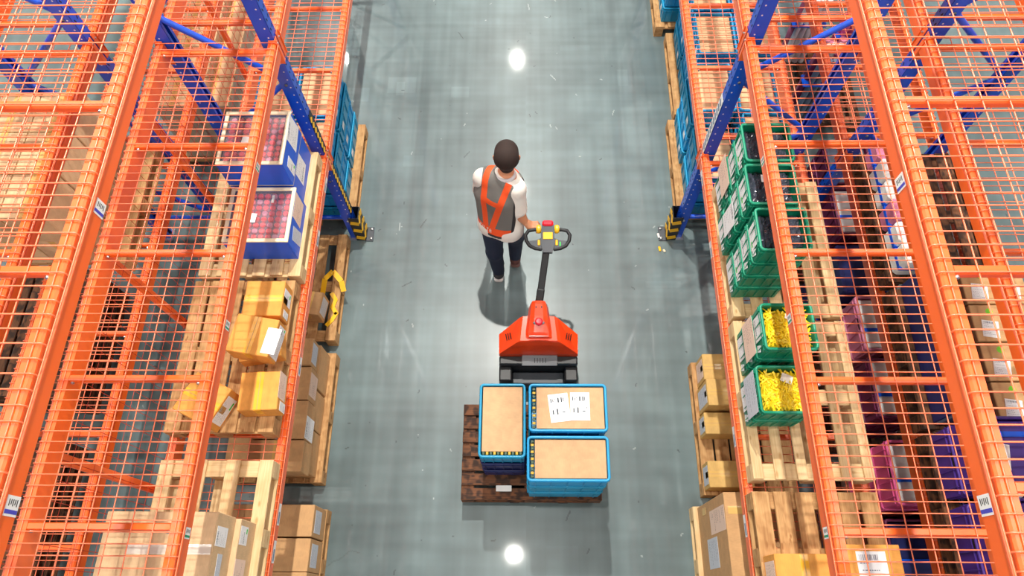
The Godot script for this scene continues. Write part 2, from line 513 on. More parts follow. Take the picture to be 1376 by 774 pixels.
const XL := -1.546
const XR := 1.35
const ZP := [0.14, -3.24, -6.62]
const BARS := [-3.13, -2.43, -1.735, -1.035, -0.34, -3.38, -4.07, -4.76, -5.45, -6.14]
func racks():
	build_rack("pallet_rack", "blue and orange pallet rack holding blue boxes and yellow cartons", XL, -1, 0.754, ZP, [0, 1, 2], 5.0)
	build_rack("pallet_rack", "blue and orange pallet rack holding green crates", XR, 1, 0.77, ZP, [0, 1, 2], 5.0)
	build_rack("pallet_rack", "blue and orange pallet rack back to back behind the blue boxes", -3.46, 1, 0.75, ZP, [0, 1], 3.4)
	build_rack("pallet_rack", "blue and orange pallet rack back to back behind the green crates", 3.2, -1, 0.76, ZP, [0, 1], 3.4)
	var lv := ["lowest", "middle", "top"]
	var who := ["rack with the blue boxes", "rack with the green crates", "rack behind the blue boxes", "rack behind the green crates"]
	var bay := ["in the bay with goods beside the truck", "in the bay past the striped post guard"]
	for r in 4:
		var xf: float = [XL, XR, -3.46, 3.2][r]
		var s: float = [-1, 1, 1, -1][r]
		var d: float = [0.754, 0.77, 0.75, 0.76][r]
		for l in (3 if r < 2 else 2):
			for b in 2:
				deck("orange wire deck, %s level, %s, %s" % [lv[l], who[r], ["truck bay", "bay past the post guard"][b]], xf, s, d, ZP[b + 1] + 0.05, ZP[b] - 0.05, l, BARS)
	# mesh guard with flat posts at the back of the blue box rack
	for b in 2:
		var g := thing("mesh_guard", "red wire mesh guard behind the blue box rack, %s" % ["truck bay", "bay past the post guard"][b], "mesh guard", Vector3(-2.345, 0, 0))
		for z in ([-0.69, -1.79, -2.78] if b == 0 else [-4.07, -5.2]):
			part(bx(Vector3(0, 1.8, z), Vector3(0.03, 1.24, 0.05), 0.004), "guard_post", M.orange, g)
		var w := MB.new()
		var z0: float = ZP[b + 1] + 0.06
		var z1: float = ZP[b] - 0.06
		var z := z0
		while z <= z1:
			w.tube([Vector3(0.02, 1.2, z), Vector3(0.02, 2.5, z)], 0.0018, 4)
			z += 0.1
		for i in 7: w.tube([Vector3(0.024, 1.2 + 0.2 * i, z0), Vector3(0.024, 1.2 + 0.2 * i, z1)], 0.0016, 4)
		part(w, "wire_mesh", M.mesh_red, g)
	# front posts: hazard strips, chevron guards, base plates
	for k in 2:
		var x: float = [XL, XR][k]
		var s: float = [-1, 1][k]
		var g := thing("post_guard", ["yellow and black chevron guard at the foot of the post by blue boxes", "yellow and black chevron guard at the foot of the post by green crates"][k], "post guard", Vector3(x - s * 0.0, 0, -3.24))
		var b := MB.new()
		b.box(Vector3(-s * 0.045, 0.2, 0), Vector3(0.006, 0.4, 0.13), 0.002)
		b.box(Vector3(-s * 0.0, 0.2, 0.062), Vector3(0.09, 0.4, 0.006), 0.002)
		b.box(Vector3(-s * 0.0, 0.2, -0.062), Vector3(0.09, 0.4, 0.006), 0.002)
		part(b, "plate", M.black, g)
		for i in 3:
			var c := MB.new()
			c.box(Vector3(-s * 0.0495, 0.08 + 0.13 * i, 0.033), Vector3(0.003, 0.05, 0.075), 0.0, Basis(Vector3.RIGHT, 0.6))
			c.box(Vector3(-s * 0.0495, 0.08 + 0.13 * i, -0.033), Vector3(0.003, 0.05, 0.075), 0.0, Basis(Vector3.RIGHT, -0.6))
			c.box(Vector3(-s * 0.005, 0.055 + 0.13 * i, 0.0665), Vector3(0.08, 0.05, 0.003), 0.0, Basis(Vector3.FORWARD, -s * 0.3))
			c.box(Vector3(-s * 0.005, 0.055 + 0.13 * i, -0.0665), Vector3(0.08, 0.05, 0.003), 0.0, Basis(Vector3.FORWARD, -s * 0.3))
			part(c, "chevron", M.yellow, g)
		part(bx(Vector3(-s * 0.07, 0.005, 0), Vector3(0.08, 0.01, 0.15), 0.003), "base_plate", M.charcoal, g)
		for q in [-1, 1]:
			var bo := MB.new()
			bo.lathe([Vector2(0.011, 0.01), Vector2(0.011, 0.022), Vector2(0, 0.026)], Vector3(-s * 0.09, 0, q * 0.05), 8)
			part(bo, "bolt", M.steel, g)
	# hazard strip on one post, printed strip on the other
	var hs := thing("hazard_strip", "yellow and black hazard strip on the blue rack post beside the blue boxes", "safety strip", Vector3(XL - 0.0055, 0, -3.24))
	part(bx(Vector3(0, 1.1, 0.0), Vector3(0.0016, 1.35, 0.072)), "backing", M.black, hs)
	for i in 22:
		part(bx(Vector3(0.0014, 0.46 + i * 0.06, 0.012), Vector3(0.0016, 0.034, 0.04), 0.0, Basis(Vector3.RIGHT, 0.7)), "stripe", M.yellow, hs)
	var ws := thing("post_notice", "white printed strip on the blue rack post beside the green crates", "notice", Vector3(XR + 0.0055, 0, -3.24))
	part(bx(Vector3(0, 1.55, 0.0), Vector3(0.0016, 0.75, 0.072)), "sheet", M.white, ws)
	for i in 14:
		part(bx(Vector3(-0.0012, 1.22 + i * 0.05, 0.0), Vector3(0.001, 0.03, 0.05), 0.0, Basis(Vector3.RIGHT, 0.4)), "print", M.grey_blue, ws)
	var st := mat(rgb(72, 74, 190), 0.5)
	var sg := mat(rgb(30, 150, 110), 0.5)
	beam_sticker(M.white, st, XL, -1, 3.632, -1.32, 0.06, 0.058, "white label with violet stripe on the top beam, blue box rack, by yellow cartons")
	beam_sticker(M.white, st, XL, -1, 3.632, -0.28, 0.06, 0.058, "white label with violet stripe on the top beam, blue box rack, by tan cartons")
	beam_sticker(M.white, st, XR, 1, 3.632, -1.42, 0.06, 0.058, "white label with a violet stripe on the top beam above green crates of black bags")
	beam_sticker(M.white, st, XR, 1, 3.632, -0.3, 0.06, 0.058, "white label with violet stripe on the top beam above the broad plank pallet")
	for e in [[-2.99, "blue box stack"], [-2.52, "single blue box"], [-1.52, "askew yellow carton"], [-0.55, "open pine pallet"], [-0.33, "tall tan cartons"]]:
		location_strip(XL, -1, 1.232, e[0], "white location strip on the lowest beam by the %s" % e[1])
	for e in [[-3.04, "printed post"], [-2.42, "black bag crates"], [-1.05, "lower yellow filled crate"], [-0.5, "broad plank pallet"]]:
		location_strip(XR, 1, 1.232, e[0], "white location strip on the lowest beam by the %s" % e[1])
	beam_sticker(M.white, sg, XL, -1, 2.44, -2.32, 0.05, 0.05, "white label with a green stripe on the middle beam beside blue boxes")
	beam_sticker(M.white, sg, XL, -1, 2.44, -1.34, 0.05, 0.05, "white label with a green stripe on the middle beam beside yellow cartons")
	beam_sticker(M.white, sg, XL, -1, 2.44, -0.32, 0.05, 0.05, "white label with a green stripe on the middle beam beside tan cartons")
	beam_sticker(M.white, sg, XR, 1, 2.44, -2.35, 0.05, 0.05, "white label with a green stripe on the middle beam beside black bag crates")
	beam_sticker(M.white, sg, XR, 1, 2.44, -1.38, 0.05, 0.05, "white label with a green stripe on the middle beam beside yellow filled crates")
	beam_sticker(M.white, sg, XR, 1, 2.44, -0.34, 0.05, 0.05, "white label with a green stripe on the middle beam beside the plank pallet")

func location_strip(x: float, s: float, y: float, z: float, label: String):
	var t := thing("location_strip", label, "label", Vector3(x - s * 0.0012, y, z), "white location strips on the lowest beams")
	part(bx(Vector3.ZERO, Vector3(0.0012, 0.042, 0.13)), "sheet", M.white, t)
	part(bx(Vector3(-s * 0.0008, 0, 0.02), Vector3(0.0006, 0.02, 0.07)), "print", M.grey_blue, t)

# ---------------------------------------------------------------- goods
func pallet(label: String, x0: float, x1: float, z0: float, z1: float, y: float, wood: String, along_z: bool, nb: int, bw: float, group := "", h := 0.14) -> Node3D:
	var t := thing("wooden_pallet", label, "pallet", Vector3((x0 + x1) / 2, y, (z0 + z1) / 2), group)
	var w := x1 - x0
	var d := z1 - z0
	var L := d if along_z else w
	var C := w if along_z else d
	var tb := 0.018
	# top boards, stringer boards, blocks, bottom boards
	for i in nb:
		var c := -C / 2 + bw / 2 + i * (C - bw) / (nb - 1)
		var b := MB.new()
		b.off = Vector2(rng.randf() * 3, rng.randf() * 3)
		var ln := L - rng.randf() * 0.006
		var jit := rng.randf_range(-0.003, 0.003)
		b.box(Vector3(c, h - tb / 2, jit) if along_z else Vector3(jit, h - tb / 2, c), Vector3(bw, tb, ln) if along_z else Vector3(ln, tb, bw), 0.003)
		part(b, "top_board", M[wood + str(rng.randi_range(0, 2))], t)
	for i in 3:
		var c := -L / 2 + 0.05 + i * (L - 0.1) / 2
		var b := MB.new()
		b.off = Vector2(rng.randf() * 3, rng.randf() * 3)
		b.box(Vector3(0, h - tb * 1.5, c) if along_z else Vector3(c, h - tb * 1.5, 0), Vector3(C, tb, 0.1) if along_z else Vector3(0.1, tb, C), 0.003)
		part(b, "cross_board", M[wood + str(i)], t)
		for j in 3:
			var e := -C / 2 + 0.045 + j * (C - 0.09) / 2
			var bh := h - 3 * tb
			var k := MB.new()
			k.off = Vector2(rng.randf() * 3, rng.randf() * 3)
			k.box(Vector3(e, tb + bh / 2, c) if along_z else Vector3(c, tb + bh / 2, e), Vector3(0.09, bh, 0.1) if along_z else Vector3(0.1, bh, 0.09), 0.003)
			part(k, "block", M[wood + str(j)], t)
	for j in 3:
		var e := -C / 2 + 0.045 + j * (C - 0.09) / 2
		var b := MB.new()
		b.off = Vector2(rng.randf() * 3, rng.randf() * 3)
		b.box(Vector3(e, tb / 2, 0) if along_z else Vector3(0, tb / 2, e), Vector3(0.09, tb, L) if along_z else Vector3(L, tb, 0.09), 0.003)
		part(b, "bottom_board", M[wood + str((j + 1) % 3)], t)
	return t
func paper(parent: Node3D, c: Vector3, nrm: Vector3, up: Vector3, w: float, h: float, m: Material, called := "paper_label"):
	# thin printed sheet glued on a face
	var r := up.cross(nrm).normalized()
	var b := MB.new()
	var e := nrm * 0.0012
	var uu := up.normalized()
	var a := [c - r * w / 2 - uu * h / 2, c + r * w / 2 - uu * h / 2, c + r * w / 2 + uu * h / 2, c - r * w / 2 + uu * h / 2]
	b.quad(a[0] + e, a[1] + e, a[2] + e, a[3] + e)
	for i in 4: b.quad(a[i], a[(i + 1) % 4], a[(i + 1) % 4] + e, a[i] + e, [Vector2(0.02, 0.02), Vector2(0.02, 0.02), Vector2(0.02, 0.02), Vector2(0.02, 0.02)])
	return part(b, called, m, parent)
func carton(label: String, x0: float, x1: float, z0: float, z1: float, y: float, h: float, m: Material, tape := "z", turn := 0.0, group := "") -> Node3D:
	var c := Vector3((x0 + x1) / 2, y, (z0 + z1) / 2)
	var t := thing("cardboard_box", label, "box", c, group, turn)
	var s := Vector3(x1 - x0, h, z1 - z0)
	var b := MB.new()
	b.off = Vector2(rng.randf(), rng.randf())
	b.box(Vector3(0, h / 2, 0), s, 0.004)
	part(b, "body", m, t)
	if tape != "":
		var tm: Material = M.tape_yellow if m == M.card_yellow else M.tape
		var k := MB.new()
		if tape == "z":
			k.box(Vector3(0, h + 0.0006, 0), Vector3(0.045, 0.0012, s.z - 0.006))
			for q in [-1, 1]: k.box(Vector3(0, h - 0.045, q * (s.z / 2 + 0.0006)), Vector3(0.045, 0.088, 0.0012))
		else:
			k.box(Vector3(0, h + 0.0006, 0), Vector3(s.x - 0.006, 0.0012, 0.045))
			for q in [-1, 1]: k.box(Vector3(q * (s.x / 2 + 0.0006), h - 0.045, 0), Vector3(0.0012, 0.088, 0.045))
		part(k, "tape", tm, t)
		var f := MB.new()
		if tape == "z": f.box(Vector3(0, h + 0.0002, 0), Vector3(0.004, 0.0026, s.z - 0.01))
		else: f.box(Vector3(0, h + 0.0002, 0), Vector3(s.x - 0.01, 0.0026, 0.004))
		part(f, "flap_seam", M.card_brown, t)
	return t
func crate(called: String, label: String, c: Vector3, w: float, d: float, h: float, m: Material, group := "", turn := 0.0) -> Node3D:
	# open plastic crate: tapered walls, floor, thick rim, ribs and handle openings; c is the middle of its base
	var t := thing(called, label, "crate", c, group, turn)
	var key := "crate%.3f%.3f%.3f" % [w, d, h]
	if not cache.has(key):
		var b := MB.new()
		var th := 0.006
		var tp := 0.93
		var lo := []
		var hi := []
		var li := []
		var hi2 := []
		for q in [[-1, -1], [1, -1], [1, 1], [-1, 1]]:
			lo.append(Vector3(q[0] * w / 2 * tp, 0, q[1] * d / 2 * tp)); hi.append(Vector3(q[0] * (w / 2 - 0.008), h - 0.012, q[1] * (d / 2 - 0.008)))
			li.append(Vector3(q[0] * (w / 2 * tp - th), 0.006, q[1] * (d / 2 * tp - th))); hi2.append(Vector3(q[0] * (w / 2 - 0.008 - th), h - 0.002, q[1] * (d / 2 - 0.008 - th)))
		for i in 4:
			var j := (i + 1) % 4
			b.quad(lo[j], lo[i], hi[i], hi[j]); b.quad(li[i], li[j], hi2[j], hi2[i])
		b.quad(lo[0], lo[1], lo[2], lo[3]); b.quad(li[3], li[2], li[1], li[0])
		var r := MB.new()   # rim: a rounded lip
		var rim := []
		for q in [[-1, -1], [1, -1], [1, 1], [-1, 1]]:
			for k in 4:
				var a := (atan2(q[1], q[0]) - PI / 4) + PI / 2 * k / 3.0
				rim.append(Vector3(q[0] * (w / 2 - 0.03) + cos(a) * 0.022, h - 0.008, q[1] * (d / 2 - 0.03) + sin(a) * 0.022))
		r.tube(rim, 0.0095, 8, true)
		var g := MB.new()   # ribs and a band under the rim
		for sx in [-1, 1]:
			for i in 4:
				var f := -0.36 + 0.24 * i
				g.box(Vector3(sx * (w / 2 * 0.965), h * 0.47, f * d), Vector3(0.012, h * 0.82, 0.008), 0.002, Basis(Vector3.FORWARD, sx * atan2(w / 2 * (1 - tp), h)))
			g.box(Vector3(sx * (w / 2 - 0.006), h * 0.78, 0), Vector3(0.01, 0.012, d * 0.93), 0.002)
		for sz in [-1, 1]:
			for i in 5:
				var f := -0.4 + 0.2 * i
				g.box(Vector3(f * w, h * 0.47, sz * (d / 2 * 0.965)), Vector3(0.008, h * 0.82, 0.012), 0.002, Basis(Vector3.RIGHT, sz * atan2(d / 2 * (1 - tp), h)))
			g.box(Vector3(0, h * 0.78, sz * (d / 2 - 0.006)), Vector3(w * 0.93, 0.012, 0.01), 0.002)
		var ho := [bx(Vector3(-(w / 2 - 0.007), h * 0.88, 0), Vector3(0.008, 0.022, 0.09), 0.003), bx(Vector3(w / 2 - 0.007, h * 0.88, 0), Vector3(0.008, 0.022, 0.09), 0.003)]
		cache[key] = [b, r, g, ho]
	var L: Array = cache[key]
	part(L[0], "body", m, t); part(L[1], "rim", m, t); part(L[2], "ribs", m, t); part(L[3][0], "hand_hole", M.dark, t); part(L[3][1], "hand_hole", M.dark, t)
	return t
func heap(called: String, label: String, c: Vector3, w: float, d: float, amp: float, m: Material, sd: int, ridged := false, category := "filling") -> Node3D:
	# crumpled surface filling a crate
	var t := thing(called, label, category, c)
	t.set_meta("kind", "stuff")
	var nz := noise(sd, 14.0, 3)
	var N := 26
	var b := MB.new()
	var H := func(i, j) -> Vector3:
		var x: float = (float(i) / N - 0.5) * w
		var z: float = (float(j) / N - 0.5) * d
		var q: float = nz.get_noise_2d(x * 1.0, z * (0.5 if ridged else 1.0))
		if ridged: q = 1.0 - 2.2 * absf(q)
		var edge: float = min(min(i, N - i), min(j, N - j)) / 3.0
		return Vector3(x, amp * q - 0.03 * clampf(1.0 - edge, 0, 1), z)
	for i in N:
		for j in N:
			b.quad(H.call(i, j + 1), H.call(i + 1, j + 1), H.call(i + 1, j), H.call(i, j))
	part(b, "surface", m, t)
	return t
func strips(t: Node3D, w: float, d: float, cnt: int, m: Material, sd: int):
	var r := RandomNumberGenerator.new()
	r.seed = sd
	var b := MB.new()
	for i in cnt:
		var bs := Basis(Vector3.UP, r.randf() * TAU) * Basis(Vector3.RIGHT, r.randf_range(-0.5, 0.5)) * Basis(Vector3.FORWARD, r.randf_range(-0.6, 0.6))
		b.box(Vector3(r.randf_range(-0.47, 0.47) * w, r.randf_range(0.0, 0.014), r.randf_range(-0.47, 0.47) * d), Vector3(r.randf_range(0.04, 0.09), 0.003, r.randf_range(0.006, 0.012)), 0.0, bs)
	part(b, "pieces", m, t)

const D1 := 1.3195   # top of a level-1 wire deck
func goods_on_blue_box_rack():
	# ---- level 1: blue boxes with red contents
	pallet("pale pine pallet under the blue boxes", -2.27, -1.56, -3.138, -2.10, D1, "pine", true, 6, 0.085)
	var py := D1 + 0.14
	var k := 0
	for e in [[-2.05, -1.61, -3.105, -2.675, py, "blue box under another blue box, beside the hazard strip post"], [-2.05, -1.605, -3.10, -2.67, py + 0.259, "blue box with red tray and white papers, stacked on another blue box"], [-2.03, -1.585, -2.655, -2.23, py, "blue box with red tray, standing alone on pale pallet beside the stack"]]:
		var w: float = e[1] - e[0]
		var d: float = e[3] - e[2]
		var h := 0.25
		var t := thing("blue_box", e[5], "box", Vector3((e[0] + e[1]) / 2, e[4], (e[2] + e[3]) / 2), "blue corrugated boxes with red trays")
		var b := MB.new()
		for q in [-1, 1]:
			b.box(Vector3(q * (w / 2 - 0.004), h / 2, 0), Vector3(0.008, h, d), 0.002)
			b.box(Vector3(0, h / 2, q * (d / 2 - 0.004)), Vector3(w - 0.016, h, 0.008), 0.002)
		b.box(Vector3(0, 0.005, 0), Vector3(w - 0.016, 0.01, d - 0.016))
		part(b, "walls", M.royal, t)
		var r := MB.new()
		for q in [-1, 1]:
			r.box(Vector3(q * (w / 2 - 0.012), h - 0.002, 0), Vector3(0.026, 0.016, d + 0.004), 0.004)
			r.box(Vector3(0, h - 0.002, q * (d / 2 - 0.012)), Vector3(w - 0.028, 0.016, 0.026), 0.004)
		part(r, "rim", M.cream, t)
		if k > 0:
			var f := MB.new()
			f.box(Vector3(0, h - 0.045, 0), Vector3(w - 0.03, 0.01, d - 0.03))
			part(f, "tray", M.plum, t)
			for i in 8:
				for j in 8:
					var p := Vector3((i - 3.5) * (w - 0.06) / 8, h - 0.04, (j - 3.5) * (d - 0.06) / 8)
					var cp := MB.new()
					cp.lathe([Vector2(0.021, 0), Vector2(0.021, 0.014), Vector2(0.016, 0.019), Vector2(0.0, 0.019)], p, 8)
					part(cp, "cap", M.red if (i * 3 + j) % 5 else M.rose, t)
			part(bx(Vector3(0, h - 0.014, 0), Vector3(w - 0.03, 0.002, d - 0.03)), "film", M.film, t)
			paper(t, Vector3(-w * 0.12, h - 0.011, 0.02), Vector3.UP, Vector3(0.1, 0, -1), 0.06, 0.07, M.white, "slip")
			paper(t, Vector3(w * 0.16, h - 0.011, -d * 0.3), Vector3.UP, Vector3(0, 0, -1), 0.016, 0.06, M.white, "slip")
		var wl := w / 2
		if k == 1:
			paper(t, Vector3(wl, 0.16, -0.1), Vector3.RIGHT, Vector3(0, 1, 0.15), 0.19, 0.2, M.paper0)
			paper(t, Vector3(wl, 0.09, 0.12), Vector3.RIGHT, Vector3(0, 1, 0.1), 0.08, 0.15, M.paper1)
		elif k == 0: paper(t, Vector3(wl, 0.16, 0.02), Vector3.RIGHT, Vector3(0, 1, 0.1), 0.17, 0.19, M.paper2)
		else:
			paper(t, Vector3(wl, 0.15, -0.09), Vector3.RIGHT, Vector3.UP, 0.19, 0.17, M.paper_pink)
			paper(t, Vector3(wl, 0.1, 0.09), Vector3.RIGHT, Vector3(0, 1, 0.2), 0.1, 0.17, M.paper_grey)
		k += 1
	# ---- level 1: yellow cartons
	pallet("worn plank pallet under the yellow cartons", -2.275, -1.582, -2.065, -1.01, D1, "oak", true, 6, 0.1)
	var c1 := carton("square yellow carton at the end of its pallet next to the blue boxes", -1.845, -1.59, -1.985, -1.735, py, 0.16, M.card_yellow, "x")
	paper(c1, Vector3(0.1275, 0.08, -0.03), Vector3.RIGHT, Vector3.UP, 0.1, 0.13, M.paper1)
	paper(c1, Vector3(0.1275, 0.07, 0.085), Vector3.RIGHT, Vector3.UP, 0.05, 0.09, M.paper2)
	carton("flat yellow carton beneath a tilted yellow carton", -1.85, -1.58, -1.70, -1.46, py, 0.11, M.card_yellow, "", 0.16)
	var c2 := carton("yellow carton turned askew on top of another, big white papers on its side", -1.845, -1.57, -1.69, -1.44, py + 0.111, 0.15, M.card_yellow, "z", -0.17)
	paper(c2, Vector3(0.13, 0.151, 0.02), Vector3.UP, Vector3(1, 0, 0), 0.17, 0.09, M.white, "paper_label")
	paper(c2, Vector3(0.1375, 0.065, 0.02), Vector3.RIGHT, Vector3.UP, 0.17, 0.13, M.paper0)
	paper(c2, Vector3(0.1375, 0.06, -0.08), Vector3.RIGHT, Vector3.UP, 0.05, 0.11, M.paper1)
	var c3 := carton("yellow carton with a pink sheet hanging on its aisle side", -1.775, -1.53, -1.36, -1.115, py, 0.15, M.card_yellow, "z", 0.04)
	paper(c3, Vector3(0.1225, 0.09, -0.04), Vector3.RIGHT, Vector3.UP, 0.17, 0.13, M.paper_pink)
	paper(c3, Vector3(0.1225, 0.055, 0.085), Vector3.RIGHT, Vector3.UP, 0.06, 0.1, M.paper2)
	var c4 := carton("yellow carton at the back of the plank pallet, turned corner out", -2.12, -1.86, -1.31, -1.05, py, 0.17, M.card_yellow, "x", -0.45)
	paper(c4, Vector3(0.13, 0.085, 0.0), Vector3.RIGHT, Vector3.UP, 0.18, 0.13, M.paper3)
	# ---- level 1: tan cartons on an open pine pallet
	pallet("open pine pallet under the tall tan cartons", -2.25, -1.55, -0.842, 0.06, D1, "pine", true, 4, 0.085)
	var g0 := carton("tan carton with taped paper, bottom of the stack near plank pallet", -2.2, -1.595, -0.47, 0.02, py, 0.24, M.card_tan, "", 0.0)
	paper(g0, Vector3(0.3025, 0.16, 0.05), Vector3.RIGHT, Vector3.UP, 0.17, 0.15, M.paper_pink)
	paper(g0, Vector3(0.3025, 0.17, -0.16), Vector3.RIGHT, Vector3.UP, 0.1, 0.11, M.paper1)
	var g1 := carton("tan carton with clear tape on top of another tan carton", -2.22, -1.625, -0.475, 0.02, py + 0.241, 0.25, M.card_tan, "", 0.0)
	paper(g1, Vector3(0.2975, 0.16, -0.13), Vector3.RIGHT, Vector3.UP, 0.1, 0.14, M.paper0)
	paper(g1, Vector3(0.2975, 0.14, 0.02), Vector3.RIGHT, Vector3.UP, 0.13, 0.06, M.paper_grey)
	part(bx(Vector3(0.07, 0.2507, -0.06), Vector3(0.44, 0.0014, 0.05)), "tape", M.tape_clear, g1)
	# ---- floor
	pallet("dirty open pallet on the floor with a loose yellow strap", -2.4, -1.645, -3.165, -2.12, 0.0, "oak", true, 5, 0.088)
	var sb := carton("small brown carton on the floor pallet with the yellow strap", -1.95, -1.745, -2.5, -2.29, 0.14, 0.19, M.card_brown, "z", -0.12)
	paper(sb, Vector3(0.1025, 0.1, 0.0), Vector3.RIGHT, Vector3.UP, 0.15, 0.15, M.paper_grey)
	var s := thing("strap", "loose yellow plastic strap coiled over the dirty open pallet", "strap")
	var m := MB.new()
	var pts := [Vector3(-1.8, 0.16, -2.52), Vector3(-1.77, 0.24, -2.66), Vector3(-1.70, 0.27, -2.72), Vector3(-1.63, 0.22, -2.65), Vector3(-1.61, 0.17, -2.57)]
	for i in pts.size() - 1:
		var n := Vector3(0.0, 0.02, 0.0)
		var a: Vector3 = pts[i]
		var b: Vector3 = pts[i + 1]
		var d := (b - a).normalized()
		var sd := d.cross(Vector3.UP).normalized() * 0.023
		m.quad(a - sd, a + sd, b + sd, b - sd); m.quad(a - sd - n * 0.1, b - sd - n * 0.1, b + sd - n * 0.1, a + sd - n * 0.1)
	var p2 := [Vector3(-1.72, 0.146, -2.56), Vector3(-1.68, 0.148, -2.5), Vector3(-1.70, 0.147, -2.43), Vector3(-1.66, 0.147, -2.37), Vector3(-1.69, 0.147, -2.31), Vector3(-1.73, 0.146, -2.26)]
	for i in p2.size() - 1:
		var a: Vector3 = p2[i]
		var b: Vector3 = p2[i + 1]
		m.box((a + b) / 2, Vector3(0.036, 0.003, (b - a).length() + 0.016), 0.0, Basis.looking_at(b - a, Vector3.UP))
	part(m, "band", M.strap_yellow, s)
	pallet("pallet on the floor under the row of brown cartons", -2.37, -1.617, -2.005, -0.922, 0.0, "oak", true, 6, 0.1)
	for e in [[-1.97, -1.62, 0.3, "low brown carton under others, at the pallet end by the strap"], [-1.60, -1.30, 0.28, "low brown carton under others, with a white sheet hanging over it"], [-1.29, -0.96, 0.28, "low brown carton under others, at the pallet end by the empty floor"]]:
		carton(e[3], -2.3, -1.665, e[0], e[1], 0.14, e[2] - 0.01, M.card_brown, "")
	var tops := [[-1.955, -1.735, 0.47, 0.0], [-1.725, -1.465, 0.5, 0.0], [-1.455, -1.165, 0.5, 0.0], [-1.155, -0.925, 0.46, 0.0]]
	for i in 4:
		var e = tops[i]
		var c := carton(["brown carton wrapped in clear film, top row next to the strap pallet", "brown carton with a pink sheet, top row of the floor pallet", "brown carton with a white sheet hanging, top row of the floor pallet", "brown carton with shiny tape at the empty floor end of its row"][i], -2.05, -1.672 + 0.01 * i, e[0], e[1], 0.432 if i == 0 else 0.412, 0.2, M.card_brown, "z" if i % 2 else "")
		var w := (2.05 - 1.672 + 0.01 * i) / 2
		if i == 0: paper(c, Vector3(w, 0.12, 0.0), Vector3.RIGHT, Vector3.UP, 0.16, 0.13, M.paper_grey)
		if i == 1: paper(c, Vector3(w, 0.1, 0.0), Vector3.RIGHT, Vector3.UP, 0.18, 0.18, M.paper_pink)
		if i == 2: paper(c, Vector3(w, 0.09, 0.05), Vector3.RIGHT, Vector3.UP, 0.17, 0.2, M.paper0)
	pallet("floor pallet under smooth brown cartons beside bare floor", -2.3, -1.543, -0.722, 0.1, 0.0, "oak", true, 6, 0.1)
	for i in 3:
		var z0: float = [-0.712, -0.478, -0.252][i]
		var c := carton(["smooth brown carton at the bare floor end of its row", "smooth brown carton between two others on the same pallet", "smooth brown carton third from the bare floor on its pallet"][i], -2.2, -1.548, z0, z0 + 0.222, 0.14, 0.33, M.card_brown, "x" if i == 2 else "")
		paper(c, Vector3(0.326, 0.2, 0.0), Vector3.RIGHT, Vector3.UP, 0.16, 0.16, M.paper_grey)
	# ---- floor, next bay: blue crates with cardboard on top
	pallet("brown floor pallet under blue crates by the hazard strip post", -2.36, -1.60, -4.415, -3.335, 0.0, "oak", true, 6, 0.1)
	blue_stack(-1.66, -1, -4.43, -3.88, 4, "blue crate, aisle stack two places past the hazard strip post")
	blue_stack(-1.66, -1, -3.86, -3.33, 4, "blue crate, aisle stack close behind the hazard strip post")
	blue_stack(-2.02, -1, -4.43, -3.88, 4, "blue crate, inner stack two places past the hazard strip post")
	blue_stack(-2.02, -1, -3.86, -3.33, 4, "blue crate, inner stack close behind the hazard strip post")
	# boxes wrapped in film behind the mesh guard
func blue_stack(x: float, s: float, z0: float, z1: float, n: int, label: String, w := 0.35, y := 0.14, tags := true):
	var d := z1 - z0
	var h := 0.2
	for i in n:
		var c := Vector3(x + s * (w / 2 + 0.006 * sin(i * 2.3)), y + i * (h + 0.001), (z0 + z1) / 2 + 0.004 * cos(i * 1.7))
		var t := crate("blue_crate", "%s, %s" % [label, ["bottom crate", "second crate up", "third crate up", "top crate"][i] if i < n - 1 else "top crate"], c, w, d, h, M.sky_blue if i % 2 else M.teal, "blue crates stacked on floor pallets")
		if tags: paper(t, Vector3(-s * (w / 2 - 0.004), h * 0.55, d * 0.28), Vector3(-s, 0.08, 0).normalized(), Vector3.UP, 0.07, 0.05, M.white, "tag")
		if i == n - 1:
			part(bx(Vector3(0, h - 0.03, 0), Vector3(w - 0.05, 0.008, d - 0.05), 0.002), "cardboard_sheet", M.card_tan, t)

